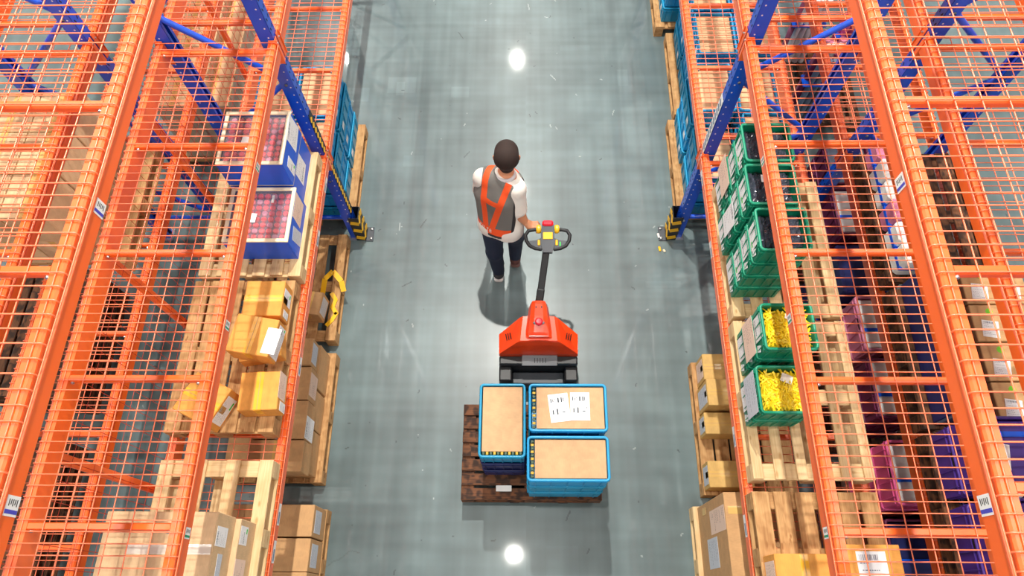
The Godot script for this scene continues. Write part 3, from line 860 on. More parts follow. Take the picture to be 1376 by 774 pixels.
var stacked := []
func green_stack(x: float, z: float, n: int, label: String, w := 0.31, d := 0.292, h := 0.173) -> float:
	var y := D1 + 0.14
	stacked = []
	for i in n:
		var nm: String = "top crate" if i == n - 1 else ["bottom crate", "second crate up", "third crate up"][i]
		var t := crate("green_crate", "%s, %s" % [label, nm], Vector3(x + w / 2, y, z), w, d, h - 0.001, M.green, "green crates stacked on pine pallets")
		var f := -w / 2 + 0.004
		paper(t, Vector3(f, h * 0.5, -0.02 + 0.02 * (i % 2)), Vector3(-1, 0.05, 0).normalized(), Vector3.UP, 0.15, 0.14, M["paper%d" % (i % 4)])
		paper(t, Vector3(f, h * 0.32, 0.1), Vector3(-1, 0.05, 0).normalized(), Vector3(0, 1, 0.3), 0.04, 0.06, M.paper1, "tag")
		stacked.append(t)
		y += h
	return y
func goods_on_green_crate_rack():
	pallet("pine pallet under the crates of black bags", 1.378, 2.10, -2.86, -1.80, D1, "pine", true, 6, 0.08)
	pallet("pine pallet under the crates of yellow pieces", 1.368, 2.095, -1.77, -0.74, D1, "pine", true, 6, 0.062)
	pallet("broad plank pallet under a yellow carton and a white labelled carton", 1.345, 2.08, -0.672, 0.06, D1, "oak", true, 6, 0.1)
	for e in [[1.362, -2.70, 4, "green crate in the stack of black bags nearest the post"], [1.345, -2.39, 4, "green crate in the middle stack of black bags"], [1.365, -2.075, 4, "green crate in the stack of black bags beside the yellow filled crates"]]:
		var y := green_stack(e[0], e[1], e[2], e[3])
		if e[1] < -2.6: paper(stacked[1], Vector3(-0.168, 0.1, -0.02), Vector3(-1, 0.05, 0).normalized(), Vector3.UP, 0.24, 0.2, M.paper_pink, "hanging_sheet")
		elif e[1] < -2.2: paper(stacked[1], Vector3(-0.168, 0.13, 0.03), Vector3(-1, 0.05, 0).normalized(), Vector3(0, 1, 0.1), 0.16, 0.24, M.paper0, "hanging_sheet")
		var b := heap("black_bag_fill", "shiny black bags in the top crate of the %s" % e[3].replace("green crate in the ", ""), Vector3(e[0] + 0.155, y - 0.055, e[1]), 0.268, 0.25, 0.022, M.bag, int(-e[1] * 100), true)
		paper(b, Vector3(-0.02, 0.03, -0.05), Vector3(0.1, 1, 0.1).normalized(), Vector3(0, 0.1, -1), 0.07, 0.05, M.white, "slip")
	for e in [[1.37, -1.525, 3, "green crate in the stack of yellow pieces beside the black bags"], [1.352, -1.2, 2, "green crate in the lower stack of yellow pieces by the open pallet"]]:
		var y := green_stack(e[0], e[1], e[2], e[3])
		if e[2] == 3: paper(stacked[1], Vector3(-0.168, 0.12, 0.0), Vector3(-1, 0.05, 0).normalized(), Vector3.UP, 0.24, 0.2, M.paper_pink, "hanging_sheet")
		else: paper(stacked[1], Vector3(-0.168, 0.07, 0.01), Vector3(-1, 0.05, 0).normalized(), Vector3.UP, 0.25, 0.2, M.paper_grey, "hanging_sheet")
		var b := heap("yellow_fill", "yellow plastic strips in the top crate of the %s" % e[3].replace("green crate in the ", ""), Vector3(e[0] + 0.155, y - 0.05, e[1]), 0.268, 0.25, 0.014, M.fill_yellow, int(-e[1] * 77))
		strips(b, 0.25, 0.23, 260, M.fill_yellow, 9)
		paper(b, Vector3(0.03, 0.026, -0.07), Vector3(0.1, 1, 0.1).normalized(), Vector3(0.4, 0.1, -1), 0.07, 0.05, M.tape_clear, "slip")
	var py := D1 + 0.14
	var a := carton("yellow carton with a split lid on the broad plank pallet", 1.36, 1.68, -0.31, 0.0, py, 0.2, M.card_yellow, "z")
	paper(a, Vector3(-0.16, 0.1, -0.02), Vector3.LEFT, Vector3.UP, 0.2, 0.16, M.paper_pink)
	var c := carton("yellow carton with a big white label on its lid, on the plank pallet", 1.72, 2.05, -0.36, -0.02, py, 0.2, M.card_yellow, "")
	paper(c, Vector3(0.0, 0.2, 0.0), Vector3.UP, Vector3(0, 0, -1), 0.16, 0.27, M.paper0)
	# floor
	pallet("orange brown floor pallet with four small cartons", 1.385, 2.12, -1.93, -0.845, 0.0, "oak", true, 6, 0.11)
	var i := 0
	for e in [[1.42, -1.915, -1.70, 0.25, "olive carton with a pink sheet at the end of its floor pallet"], [1.41, -1.68, -1.47, 0.33, "tall olive carton with a grey sheet on the floor pallet"], [1.40, -1.45, -1.28, 0.19, "low olive carton between the tall carton and the bare boards"], [1.39, -1.075, -0.876, 0.18, "olive carton alone on the bare board end of its pallet"]]:
		var t := carton(e[4], e[0], e[0] + 0.34, e[1], e[2], 0.14, e[3], M.card_olive, "x")
		paper(t, Vector3(-0.17, e[3] * 0.5, 0), Vector3.LEFT, Vector3.UP, (e[2] - e[1]) * 0.7, e[3] * 0.8, M.paper_pink if i == 0 else M.paper_grey)
		i += 1
	pallet("floor pallet under the long brown carton", 1.285, 2.05, -0.76, 0.1, 0.0, "pine", true, 6, 0.1)
	var bigc := carton("long tall brown carton with pasted sheets on its aisle side", 1.32, 1.86, -0.75, 0.08, 0.14, 0.78, M.card_brown, "")
	paper(bigc, Vector3(-0.27, 0.56, -0.26), Vector3.LEFT, Vector3.UP, 0.16, 0.4, M.paper_pink)
	paper(bigc, Vector3(-0.27, 0.36, -0.06), Vector3.LEFT, Vector3.UP, 0.2, 0.28, M.paper_grey)
	for q in [[0.2, -0.36], [0.25, 0.14], [0.55, 0.13]]: part(bx(Vector3(-0.2706, q[0], q[1]), Vector3(0.0012, 0.1, 0.05)), "tape", M.tape, bigc)
	part(bx(Vector3(0, 0.7806, -0.3), Vector3(0.5, 0.0012, 0.05)), "tape", M.tape, bigc)
	# next bay, floor
	pallet("floor pallet under tall blue crates by the printed post", 1.405, 2.15, -4.46, -3.335, 0.0, "oak", true, 6, 0.11)
	pallet("floor pallet under blue crates in the middle of the bay past the printed post", 1.48, 2.2, -5.6, -4.52, 0.0, "oak", true, 6, 0.11)
	pallet("farthest floor pallet under blue crates past the printed post", 1.38, 2.15, -6.55, -5.68, 0.0, "oak", true, 6, 0.1)
	blue_stack(1.455, 1, -4.45, -3.92, 4, "blue crate, tall aisle stack past the printed post", 0.35)
	blue_stack(1.47, 1, -3.90, -3.36, 3, "blue crate, short aisle stack beside the printed post", 0.35)
	blue_stack(1.83, 1, -4.45, -3.92, 4, "blue crate, inner stack two places past the printed post", 0.34)
	blue_stack(1.84, 1, -3.90, -3.36, 4, "blue crate, inner stack beside the printed post", 0.34)
	blue_stack(1.545, 1, -5.05, -4.56, 4, "blue crate, middle pallet past the printed post, aisle stack", 0.35)
	blue_stack(1.91, 1, -5.05, -4.56, 4, "blue crate, middle pallet past the printed post, inner stack", 0.34)
	blue_stack(1.545, 1, -5.58, -5.08, 4, "blue crate, middle pallet past the printed post, second aisle stack", 0.35)
	blue_stack(1.91, 1, -5.58, -5.08, 4, "blue crate, middle pallet past the printed post, second inner stack", 0.34)
	blue_stack(1.43, 1, -6.25, -5.74, 4, "blue crate on the farthest pallet, aisle stack", 0.35)

func tote(label: String, c: Vector3, w: float, d: float, h: float, m: Material, fill: Material):
	var t := crate("storage_tote", label, c, w, d, h, m, "storage totes behind the green crates")
	part(bx(Vector3(0, h - 0.03, 0), Vector3(w - 0.05, 0.02, d - 0.05), 0.008), "contents", fill, t)
	part(bx(Vector3(0, h - 0.012, d * 0.12), Vector3(w - 0.02, 0.004, 0.025)), "strap", M.royal, t)
func goods_behind():
	var py := D1 + 0.14
	# back rack behind the green crates: floor
	pallet("floor pallet under purple totes behind the green crates", 2.46, 3.3, -3.7, -2.72, 0.0, "old", true, 6, 0.1)
	pallet("floor pallet under pink totes behind the yellow filled crates", 2.46, 3.3, -2.25, -1.2, 0.0, "old", true, 6, 0.1)
	pallet("floor pallet under pink totes behind the plank pallet", 2.46, 3.3, -1.1, -0.05, 0.0, "old", true, 6, 0.1)
	pallet("floor pallet under pink bundles past the printed post", 2.5, 3.3, -5.5, -4.4, 0.0, "old", true, 6, 0.1)
	for e in [[2.7, -3.45, 3, "plum", "grey_blue", "plum tote in the stack behind the printed post"], [2.68, -2.98, 3, "plum", "white", "plum tote with white packs behind black bag crates"], [2.68, -2.0, 3, "rose", "white", "rose tote behind the higher yellow filled crates"], [2.68, -1.5, 3, "plum", "white", "plum tote with white packs behind the lower yellow filled crates"], [2.68, -0.9, 3, "pink", "white", "pink tote in the stack behind the open pine pallet"], [2.68, -0.4, 2, "plum", "navy", "plum tote in the low stack behind the plank pallet"], [3.08, -3.2, 3, "pink", "white", "pink tote in the outer stack behind black bag crates"], [3.08, -1.7, 3, "royal", "white", "royal blue tote in the outer stack behind yellow filled crates"], [3.08, -0.6, 3, "navy", "purple", "navy tote in the outer stack behind the plank pallet"]]:
		for i in e[2]:
			tote("%s, %s" % [e[5], ["bottom tote", "second tote up", "top tote"][i]], Vector3(e[0], 0.14 + i * 0.24, e[1]), 0.36, 0.44, 0.238, M[e[3]], M[e[4]])
	# tall dark wrapped loads
	for e in [[2.47, 2.82, -2.7, -2.28, 0.0, 0.8, "navy", "navy wrapped block on the floor between the purple and pink totes"]]:
		var t := thing("wrapped_block", e[7], "package", Vector3((e[0] + e[1]) / 2, e[4], (e[2] + e[3]) / 2))
		part(bx(Vector3(0, e[5] / 2, 0), Vector3(e[1] - e[0], e[5], e[3] - e[2]), 0.02), "body", M[e[6]], t)
		for y in [0.2, 0.55]: part(bx(Vector3(0, y, 0), Vector3(e[1] - e[0] + 0.004, 0.02, e[3] - e[2] + 0.004), 0.001), "strap", M.royal, t)
	# pink and white bundles past the printed post
	for i in 4:
		var t := thing("cloth_bundle", ["white and pink bundle standing at the far end past the printed post", "hot pink bundle standing next to the white and pink bundle", "pale pink bundle standing beside the hot pink bundle", "plum bundle standing next to the printed post"][i], "bundle", Vector3([2.74, 3.12, 2.8, 2.72][i], 0.14, [-5.25, -5.1, -4.7, -4.52][i]))
		var b := MB.new()
		for k in 5: b.tube([Vector3((k - 2) * 0.055, 0.0, 0.0), Vector3((k - 2) * 0.06, 0.4, 0.01 * (k % 2)), Vector3((k - 2) * 0.05, 0.82 - 0.03 * (k % 3), 0.0)], 0.034, 8)
		part(b, "folds", [M.rose, M.pink, M.rose, M.plum][i], t)
		var w := MB.new()
		for k in 4: w.tube([Vector3((k - 1.5) * 0.06, 0.0, 0.05), Vector3((k - 1.5) * 0.06, 0.8, 0.05)], 0.028, 8)
		part(w, "backing", [M.white, M.pink, M.white, M.grey_blue][i], t)
		part(bx(Vector3(0, 0.5, 0.02), Vector3(0.33, 0.03, 0.14), 0.01), "strap", M.royal, t)
	# back rack behind the green crates: level 1
	pallet("pallet on the lowest back deck under white packs", 2.45, 3.25, -3.1, -2.05, D1, "old", true, 6, 0.1)
	pallet("pallet on the lowest back deck under brown label cartons", 2.45, 3.25, -2.0, -1.05, D1, "old", true, 6, 0.1)
	pallet("pallet on the lowest back deck under purple totes", 2.45, 3.25, -1.02, -0.05, D1, "old", true, 6, 0.1)
	for i in 6:
		var z := -3.0 + i * 0.165
		var t := thing("white_pack", "white wrapped pack with blue band on back deck, %s" % ["end of the row by the post", "second from the post", "third from the post", "fourth from the post", "fifth from the post", "last before the brown cartons"][i], "package", Vector3(2.62, py, z), "white packs on the back deck")
		part(bx(Vector3(0, 0.1 + 0.01 * (i % 2), 0), Vector3(0.28, 0.2 + 0.02 * (i % 2), 0.155), 0.02), "pack", M.white if i % 3 else M.rose, t)
		part(bx(Vector3(0, 0.1, 0), Vector3(0.284, 0.03, 0.159), 0.002), "band", M.royal, t)
	var gb := thing("grey_blue_board", "grey blue wrapped panel standing at the back of the brown label cartons", "package", Vector3(2.62, py, -1.55))
	part(bx(Vector3(0, 0.13, 0), Vector3(0.2, 0.26, 0.95), 0.01), "panel", M.grey_blue, gb)
	part(bx(Vector3(-0.105, 0.13, 0), Vector3(0.012, 0.24, 0.93), 0.004), "edge", M.navy, gb)
	for i in 4:
		for j in 2:
			var t := carton("brown carton with green dot and label, %s row, %s" % [["inner", "outer"][j], ["end by the white packs", "second from the white packs", "third from the white packs", "end by the purple totes"][i]], 2.76 + j * 0.2, 2.95 + j * 0.2, -2.02 + i * 0.25, -1.78 + i * 0.25, py, 0.26, M.card_brown, "")
			paper(t, Vector3(0.0, 0.26, 0.04), Vector3.UP, Vector3(0.15, 0, -1), 0.1, 0.11, M.paper0)
			var g := MB.new()
			g.lathe([Vector2(0.022, 0), Vector2(0.022, 0.0012), Vector2(0, 0.0012)], Vector3(0.02, 0.26, -0.075), 12)
			part(g, "green_dot", mat(rgb(120, 200, 40), 0.6), t)
	for e in [[2.64, -0.82], [3.02, -0.82], [2.64, -0.38], [3.02, -0.38]]:
		for i in 2:
			var t := crate("purple_tote", "purple tote on the back deck, %s stack, %s" % [("inner" if e[0] < 2.8 else "outer") + (" near brown cartons" if e[1] < -0.6 else " far from brown cartons"), ["lower", "upper"][i]], Vector3(e[0], py + i * 0.22, e[1]), 0.36, 0.4, 0.218, M.purple, "purple totes on the back deck")
			if i == 1: part(bx(Vector3(0, 0.2, 0), Vector3(0.31, 0.02, 0.35), 0.008), "lid", M.purple, t)
			if i == 1: paper(t, Vector3(-0.05, 0.211, 0.02), Vector3.UP, Vector3(0.2, 0, -1), 0.09, 0.14, M.paper1)
			if i == 1: part(bx(Vector3(0, 0.213, -0.1), Vector3(0.3, 0.003, 0.03)), "strap", M.royal, t)
	# back rack behind the blue boxes
	pallet("pallet on the back deck under tall tan cartons behind blue boxes", -3.6, -2.8, -3.2, -2.2, D1, "oak", true, 6, 0.1)
	for i in 3:
		for j in 2:
			for k in 2:
				carton("tan carton on the deck behind blue boxes, %s column, %s, %s" % [["post side", "middle", "yellow carton side"][i], ["outer", "inner"][j], ["lower", "upper"][k]], -3.58 + j * 0.3, -3.29 + j * 0.3, -3.18 + i * 0.33, -2.86 + i * 0.33, py + k * 0.31, 0.309, M.card_tan, "z")
	pallet("dark pallet on the floor behind the yellow cartons", -4.3, -3.62, -2.6, -1.5, 0.0, "old", true, 7, 0.08)
	pallet("dark pallet on the floor behind the tan cartons", -4.3, -3.62, -1.2, -0.1, 0.0, "old", true, 7, 0.08)
	for i in 3: pallet("dark pallet in a pile behind the yellow cartons, %s" % ["second up", "third up", "top of the pile"][i], -4.3, -3.62, -2.6, -1.5, 0.14 * (i + 1), "old", true, 7, 0.08)
	for i in 2: pallet("dark pallet in a pile behind the tan cartons, %s" % ["second up", "top of the pile"][i], -4.3, -3.62, -1.2, -0.1, 0.14 * (i + 1), "old", true, 7, 0.08)
	pallet("floor pallet under film wrapped cartons behind the mesh guard", -3.4, -2.6, -5.4, -4.0, 0.0, "oak", true, 6, 0.1)
	for i in 4:
		for j in 2:
			for k in 3:
				carton("film wrapped tan carton behind the mesh guard, %s, %s, %s" % [["far end", "third from post", "second from post", "post end"][i], ["outer", "inner"][j], ["bottom", "middle", "top"][k]], -3.3 + j * 0.34, -2.97 + j * 0.34, -5.35 + i * 0.33, -5.03 + i * 0.33, 0.14 + k * 0.25, 0.249, M.card_tan, "z", 0.0, "cartons on the wrapped pallet")
	var fw := thing("wrapping_film", "shiny clear film wrapped around tan cartons behind the mesh guard", "film", Vector3(-2.97, 0.14, -4.7))
	var b := MB.new()
	var nz := noise(3, 6.0)
	var ring := []
	for i in 48:
		var a := TAU * i / 48.0
		var cx: float = clampf(cos(a) * 1.6, -1, 1) * 0.355
		var cz: float = clampf(sin(a) * 1.6, -1, 1) * 0.675
		ring.append(Vector3(cx, 0, cz))
	for y in 8:
		for i in 48:
			var P := []
			for q in [[i, y], [i + 1, y], [i + 1, y + 1], [i, y + 1]]:
				var p: Vector3 = ring[q[0] % 48]
				p += p.normalized() * (0.006 + 0.012 * nz.get_noise_2d((q[0] % 48) * 0.11, q[1] * 0.3))
				P.append(p + Vector3.UP * (0.02 + q[1] * 0.093))
			b.quad(P[1], P[0], P[3], P[2])
	part(b, "sheet", M.film, fw)

# ---------------------------------------------------------------- truck
func cargo_crate(label: String, x0: float, x1: float, z0: float, z1: float, y: float, h: float, top: bool, strip_side: String, m: Material):
	var w := x1 - x0
	var d := z1 - z0
	var t := crate("cargo_crate", label, Vector3((x0 + x1) / 2, y, (z0 + z1) / 2), w, d, h, m, "blue crates on the pallet truck")
	if top:
		var ix := 0.018
		if strip_side == "x":
			part(bx(Vector3(0.016, h - 0.02, 0), Vector3(w - 0.075, 0.008, d - 0.045), 0.002), "cardboard_sheet", M.card_sheet, t)
			for i in 11: part(bx(Vector3(-w / 2 + 0.036, h - 0.024, -d / 2 + 0.035 + i * (d - 0.07) / 10), Vector3(0.022, 0.01, 0.018), 0.002), "strip", M.strip_a if i % 2 else M.strip_b, t)
		else:
			part(bx(Vector3(0, h - 0.02, -0.012), Vector3(w - 0.045, 0.008, d - 0.065), 0.002), "cardboard_sheet", M.card_sheet, t)
			for i in 11: part(bx(Vector3(-w / 2 + 0.035 + i * (w - 0.07) / 10, h - 0.024, d / 2 - 0.034), Vector3(0.018, 0.01, 0.022), 0.002), "strip", M.strip_a if i % 2 else M.strip_b, t)
	return t
func truck_and_load():
	M.strip_a = mat(rgb(196, 160, 30), 0.5)
	M.strip_b = mat(rgb(60, 84, 60), 0.5)
	# pallet on the forks
	pallet("dark stained pallet carried by the pallet truck", -0.5, 0.578, -1.53, -0.785, 0.11, "old", false, 7, 0.088)
	var y0 := 0.25
	var n3 := ["bottom crate", "middle crate", "top crate with plain cardboard sheet"]
	for i in 3:
		cargo_crate("blue crate at the tail of the truck load, %s" % n3[i], 0.007, 0.565, -1.105, -0.80, y0 + i * 0.251, 0.25, i == 2, "x", M.sky_blue if i == 2 else M.teal)
		var t: Node3D = cargo_crate("blue crate against the truck body, %s" % ["bottom crate", "middle crate", "top crate with two white sheets"][i], 0.02, 0.565, -1.475, -1.135, y0 + i * 0.251, 0.25, i == 2, "x", M.sky_blue if i == 2 else M.teal)
		if i == 2:
			paper(t, Vector3(-0.06, 0.236, 0.0), Vector3.UP, Vector3(-0.12, 0, -1), 0.14, 0.2, M.paper_mark, "paper_sheet")
			paper(t, Vector3(0.085, 0.236, -0.01), Vector3.UP, Vector3(0, 0, -1), 0.135, 0.2, M.paper_mark, "paper_sheet")
		cargo_crate("dark blue crate turned lengthwise on the truck load, %s" % n3[i], -0.325, -0.002, -1.475, -0.955, y0 + i * 0.251, 0.25, i == 2, "z", M.teal if i == 2 else M.navy)
	var tag := thing("pallet_tag", "white folded tag lying on the dark pallet boards", "tag", Vector3(-0.17, 0.252, -0.87))
	part(bx(Vector3(0, 0.004, 0), Vector3(0.12, 0.006, 0.045), 0.002), "card", M.white, tag)
	# the truck: x is measured from its middle line
	var cx := 0.10
	var t := thing("pallet_truck", "orange and black electric pallet truck pulled by the worker", "pallet truck", Vector3(cx, 0, -1.9))
	var Z := 1.9     # local z = world z + Z
	var hood := MB.new()
	var P := func(x: float, y: float, z: float) -> Vector3: return Vector3(x, y, z + Z)
	for s in [-1.0, 1.0]:
		var A: Vector3 = P.call(s * 0.15, 0.63, -2.13)
		var B: Vector3 = P.call(s * 0.316, 0.51, -2.035)
		var C: Vector3 = P.call(s * 0.175, 0.615, -1.925)
		var D: Vector3 = P.call(s * 0.316, 0.45, -1.89)
		var C2: Vector3 = P.call(s * 0.145, 0.635, -1.935)
		var A2: Vector3 = P.call(s * 0.125, 0.65, -2.135)
		var Bl: Vector3 = P.call(s * 0.316, 0.24, -2.045)
		var Dl: Vector3 = P.call(s * 0.316, 0.40, -1.888)
		var Al: Vector3 = P.call(s * 0.15, 0.24, -2.16)
		var El: Vector3 = P.call(0, 0.24, -2.16)
		var E: Vector3 = P.call(0, 0.655, -2.14)
		var F: Vector3 = P.call(0, 0.64, -1.935)
		var G: Vector3 = P.call(0, 0.45, -1.89)
		var Gl: Vector3 = P.call(0, 0.40, -1.888)
		var Q := [[A, B, D, C], [A2, A, C, C2], [E, A2, C2, F], [F, C2, C, D, G], [G, D, Dl, Gl], [B, Bl, Dl, D], [A, Al, Bl, B], [E, El, Al, A, A2]]
		for f in Q:
			for i in range(1, f.size() - 1):
				var c: Vector3 = (f[0] + f[i] + f[i + 1]) / 3.0
				var mid := Vector3(0, 0.4, -2.0 + Z)
				if (f[i] - f[0]).cross(f[i + 1] - f[0]).dot(c - mid) > 0: hood.tri(f[0], f[i], f[i + 1])
				else: hood.tri(f[0], f[i + 1], f[i])
	var hd := part(hood, "hood", M.truck_orange, t)
	for s in [-1.0, 1.0]:
		for i in 3:
			var vn := (Vector3(s * 0.166, -0.12, 0.095)).cross(Vector3(s * 0.025, -0.015, 0.205)).normalized()
			if vn.y < 0: vn = -vn
			part(bx(P.call(s * (0.222 + 0.017 * i), 0.5675 - 0.0145 * i, -2.0) + vn * 0.001, Vector3(0.006, 0.004, 0.055), 0.0, Basis(Vector3.UP, s * -0.2) * Basis(Vector3.FORWARD, s * 0.62)), "vent", M.dark, hd)
		part(bx(P.call(s * 0.3165, 0.42, -1.975), Vector3(0.004, 0.1, 0.11), 0.002), "side_label", M.paper_grey, hd)
	# neck of the hood
	var nk := MB.new()
	var prev := []
	for e in [[-2.24, 0.70, 0.045, 0.5], [-2.225, 0.755, 0.062, 0.5], [-2.19, 0.775, 0.072, 0.5], [-2.1, 0.745, 0.084, 0.5], [-1.985, 0.69, 0.1, 0.5], [-1.955, 0.665, 0.102, 0.55]]:
		var ring := []
		for q in [[-1.12, 0.0], [-1.06, 0.7], [-0.8, 0.95], [-0.4, 1.0], [0.4, 1.0], [0.8, 0.95], [1.06, 0.7], [1.12, 0.0]]:
			ring.append(P.call(q[0] * e[2], lerp(e[3], e[1], q[1]), e[0]))
		if prev:
			for i in 7: nk.quad(prev[i], ring[i], ring[i + 1], prev[i + 1])
		else:
			for i in range(1, 7): nk.tri(ring[0], ring[i], ring[i + 1])
		prev = ring
	for i in range(1, 7): nk.tri(prev[0], prev[i + 1], prev[i])
	var nm := part(nk, "neck_cover", M.truck_orange, t)
	var eb := MB.new()
	eb.lathe([Vector2(0.022, 0), Vector2(0.022, 0.02), Vector2(0.03, 0.025), Vector2(0.03, 0.04), Vector2(0.02, 0.05), Vector2(0, 0.052)], P.call(0, 0.71, -2.05), 16)
	part(eb, "emergency_button", M.red, nm)
	for s in [-1, 1]:
		part(bx(P.call(s * 0.033, 0.7235, -2.05), Vector3(0.022, 0.006, 0.02), 0.002, Basis(Vector3.UP, PI / 4)), "button_plate", M.charcoal, nm)
		part(bx(P.call(s * 0.022, 0.768, -2.165), Vector3(0.008, 0.006, 0.02), 0.002), "slot", M.dark, nm)
	part(bx(P.call(0, 0.685, -1.953), Vector3(0.15, 0.012, 0.01), 0.003), "lip", M.truck_orange, nm)
	# black chassis
	var ch := MB.new()
	ch.box(P.call(0, 0.23, -1.855), Vector3(0.632, 0.35, 0.08), 0.012)
	for s in [-1, 1]: ch.box(P.call(s * 0.265, 0.19, -1.765), Vector3(0.105, 0.3, 0.13), 0.012)
	ch.box(P.call(0, 0.14, -2.02), Vector3(0.6, 0.2, 0.25), 0.015)
	part(ch, "chassis", M.black, t)
	part(bx(P.call(0.01, 0.408, -1.85), Vector3(0.285, 0.012, 0.085), 0.004, Basis(Vector3.RIGHT, 0.35)), "battery_plate", M.grey, t)
	for i in 5: part(bx(P.call(-0.03 + 0.022 * i, 0.4155, -1.848), Vector3(0.005, 0.004, 0.04), 0.0, Basis(Vector3.RIGHT, 0.35)), "plate_slot", M.dark, t)
	part(bx(P.call(0, 0.15, -1.76), Vector3(0.42, 0.16, 0.1), 0.008), "fork_carriage", M.charcoal, t)
	for s in [-1, 1]:
		var fk := MB.new()
		fk.box(P.call(s * 0.19, 0.075, -1.28), Vector3(0.16, 0.05, 0.9), 0.012)
		fk.box(P.call(s * 0.19, 0.075, -0.81), Vector3(0.1, 0.04, 0.05), 0.015)
		part(fk, "fork", M.black, t)
		var wl := MB.new()
		wl.lathe([Vector2(0, -0.035), Vector2(0.038, -0.035), Vector2(0.04, -0.03), Vector2(0.04, 0.03), Vector2(0.038, 0.035), Vector2(0, 0.035)], P.call(s * 0.19, 0.04, -0.95), 16, Basis(Vector3.FORWARD, PI / 2))
		part(wl, "fork_roller", M.charcoal, t)
		var ws := MB.new()
		ws.lathe([Vector2(0, -0.03), Vector2(0.055, -0.03), Vector2(0.06, -0.022), Vector2(0.06, 0.022), Vector2(0.055, 0.03), Vector2(0, 0.03)], P.call(s * 0.255, 0.06, -2.06), 18, Basis(Vector3.FORWARD, PI / 2))
		part(ws, "caster", M.dark, t)
	var dw := MB.new()
	dw.lathe([Vector2(0, -0.04), Vector2(0.1, -0.04), Vector2(0.11, -0.03), Vector2(0.11, 0.03), Vector2(0.1, 0.04), Vector2(0, 0.04)], P.call(0, 0.11, -2.08), 24, Basis(Vector3.FORWARD, PI / 2))
	part(dw, "drive_wheel", M.dark, t)
	# tiller arm and control head
	var a: Vector3 = P.call(0.0, 0.69, -2.2)
	var b: Vector3 = P.call(0.062, 0.985, -2.58)
	var d := (b - a).normalized()
	var bs := Basis.looking_at(d, Vector3.UP)
	part(bx((a + b) / 2, Vector3(0.054, 0.034, (b - a).length()), 0.006, bs), "tiller_arm", M.black, t)
	part(bx(a + d * 0.09, Vector3(0.06, 0.045, 0.12), 0.008, bs), "tiller_sleeve", M.black, t)
	var h := Node3D.new()
	h.name = "control_head"
	t.add_child(h)
	h.position = b + d * 0.05
	h.basis = Basis(Vector3.RIGHT, 0.28)
	var hb := MB.new()
	hb.prism(PackedVector2Array([Vector2(-0.036, -0.1), Vector2(0.036, -0.1), Vector2(0.05, -0.04), Vector2(0.052, 0.06), Vector2(0.045, 0.125), Vector2(-0.045, 0.125), Vector2(-0.052, 0.06), Vector2(-0.05, -0.04)]), Vector3(0, -0.03, 0), Vector3.RIGHT, Vector3.FORWARD, Vector3.UP * 0.055)
	part(hb, "head_body", M.charcoal, h)
	part(bx(Vector3(0, 0.018, -0.128), Vector3(0.085, 0.045, 0.045), 0.012), "belly_button", M.red, h)
	part(bx(Vector3(0, 0.028, -0.03), Vector3(0.075, 0.008, 0.055), 0.003), "display", M.strap_yellow, h)
	for s in [-1.0, 1.0]:
		var rg := MB.new()
		rg.tube([Vector3(s * 0.05, 0.0, -0.075), Vector3(s * 0.1, 0.0, -0.085), Vector3(s * 0.15, 0.0, -0.075), Vector3(s * 0.172, 0.0, -0.04), Vector3(s * 0.165, 0.0, 0.005), Vector3(s * 0.14, -0.004, 0.042), Vector3(s * 0.1, -0.008, 0.062), Vector3(s * 0.045, -0.01, 0.07)], 0.0145, 10)
		part(rg, "handle_loop", M.dark, h)
		var pl := MB.new()
		pl.prism(PackedVector2Array([Vector2(0.04, -0.075), Vector2(0.11, -0.068), Vector2(0.158, -0.02), Vector2(0.15, -0.005), Vector2(0.09, -0.0), Vector2(0.045, 0.02)]) if s > 0 else PackedVector2Array([Vector2(-0.045, 0.02), Vector2(-0.09, 0.0), Vector2(-0.15, -0.005), Vector2(-0.158, -0.02), Vector2(-0.11, -0.068), Vector2(-0.04, -0.075)]), Vector3(0, -0.018, 0), Vector3.RIGHT, Vector3.FORWARD, Vector3.UP * 0.02)
		part(pl, "wing_panel", M.charcoal, h)
		var th := MB.new()
		th.lathe([Vector2(0.0, -0.018), Vector2(0.026, -0.018), Vector2(0.034, -0.008), Vector2(0.034, 0.008), Vector2(0.026, 0.018), Vector2(0, 0.018)], Vector3(s * 0.07, 0.012, -0.085), 14, Basis(Vector3.FORWARD, PI / 2))
		part(th, "throttle", M.strap_yellow, h)
		part(bx(Vector3(s * 0.068, 0.006, 0.02), Vector3(0.02, 0.012, 0.045), 0.005), "rocker_button", M.strap_yellow, h)
	var gl := mat(rgb(60, 220, 90), 0.4)
	part(bx(Vector3(0.095, 0.005, 0.03), Vector3(0.01, 0.006, 0.035), 0.002), "charge_light", gl, h)

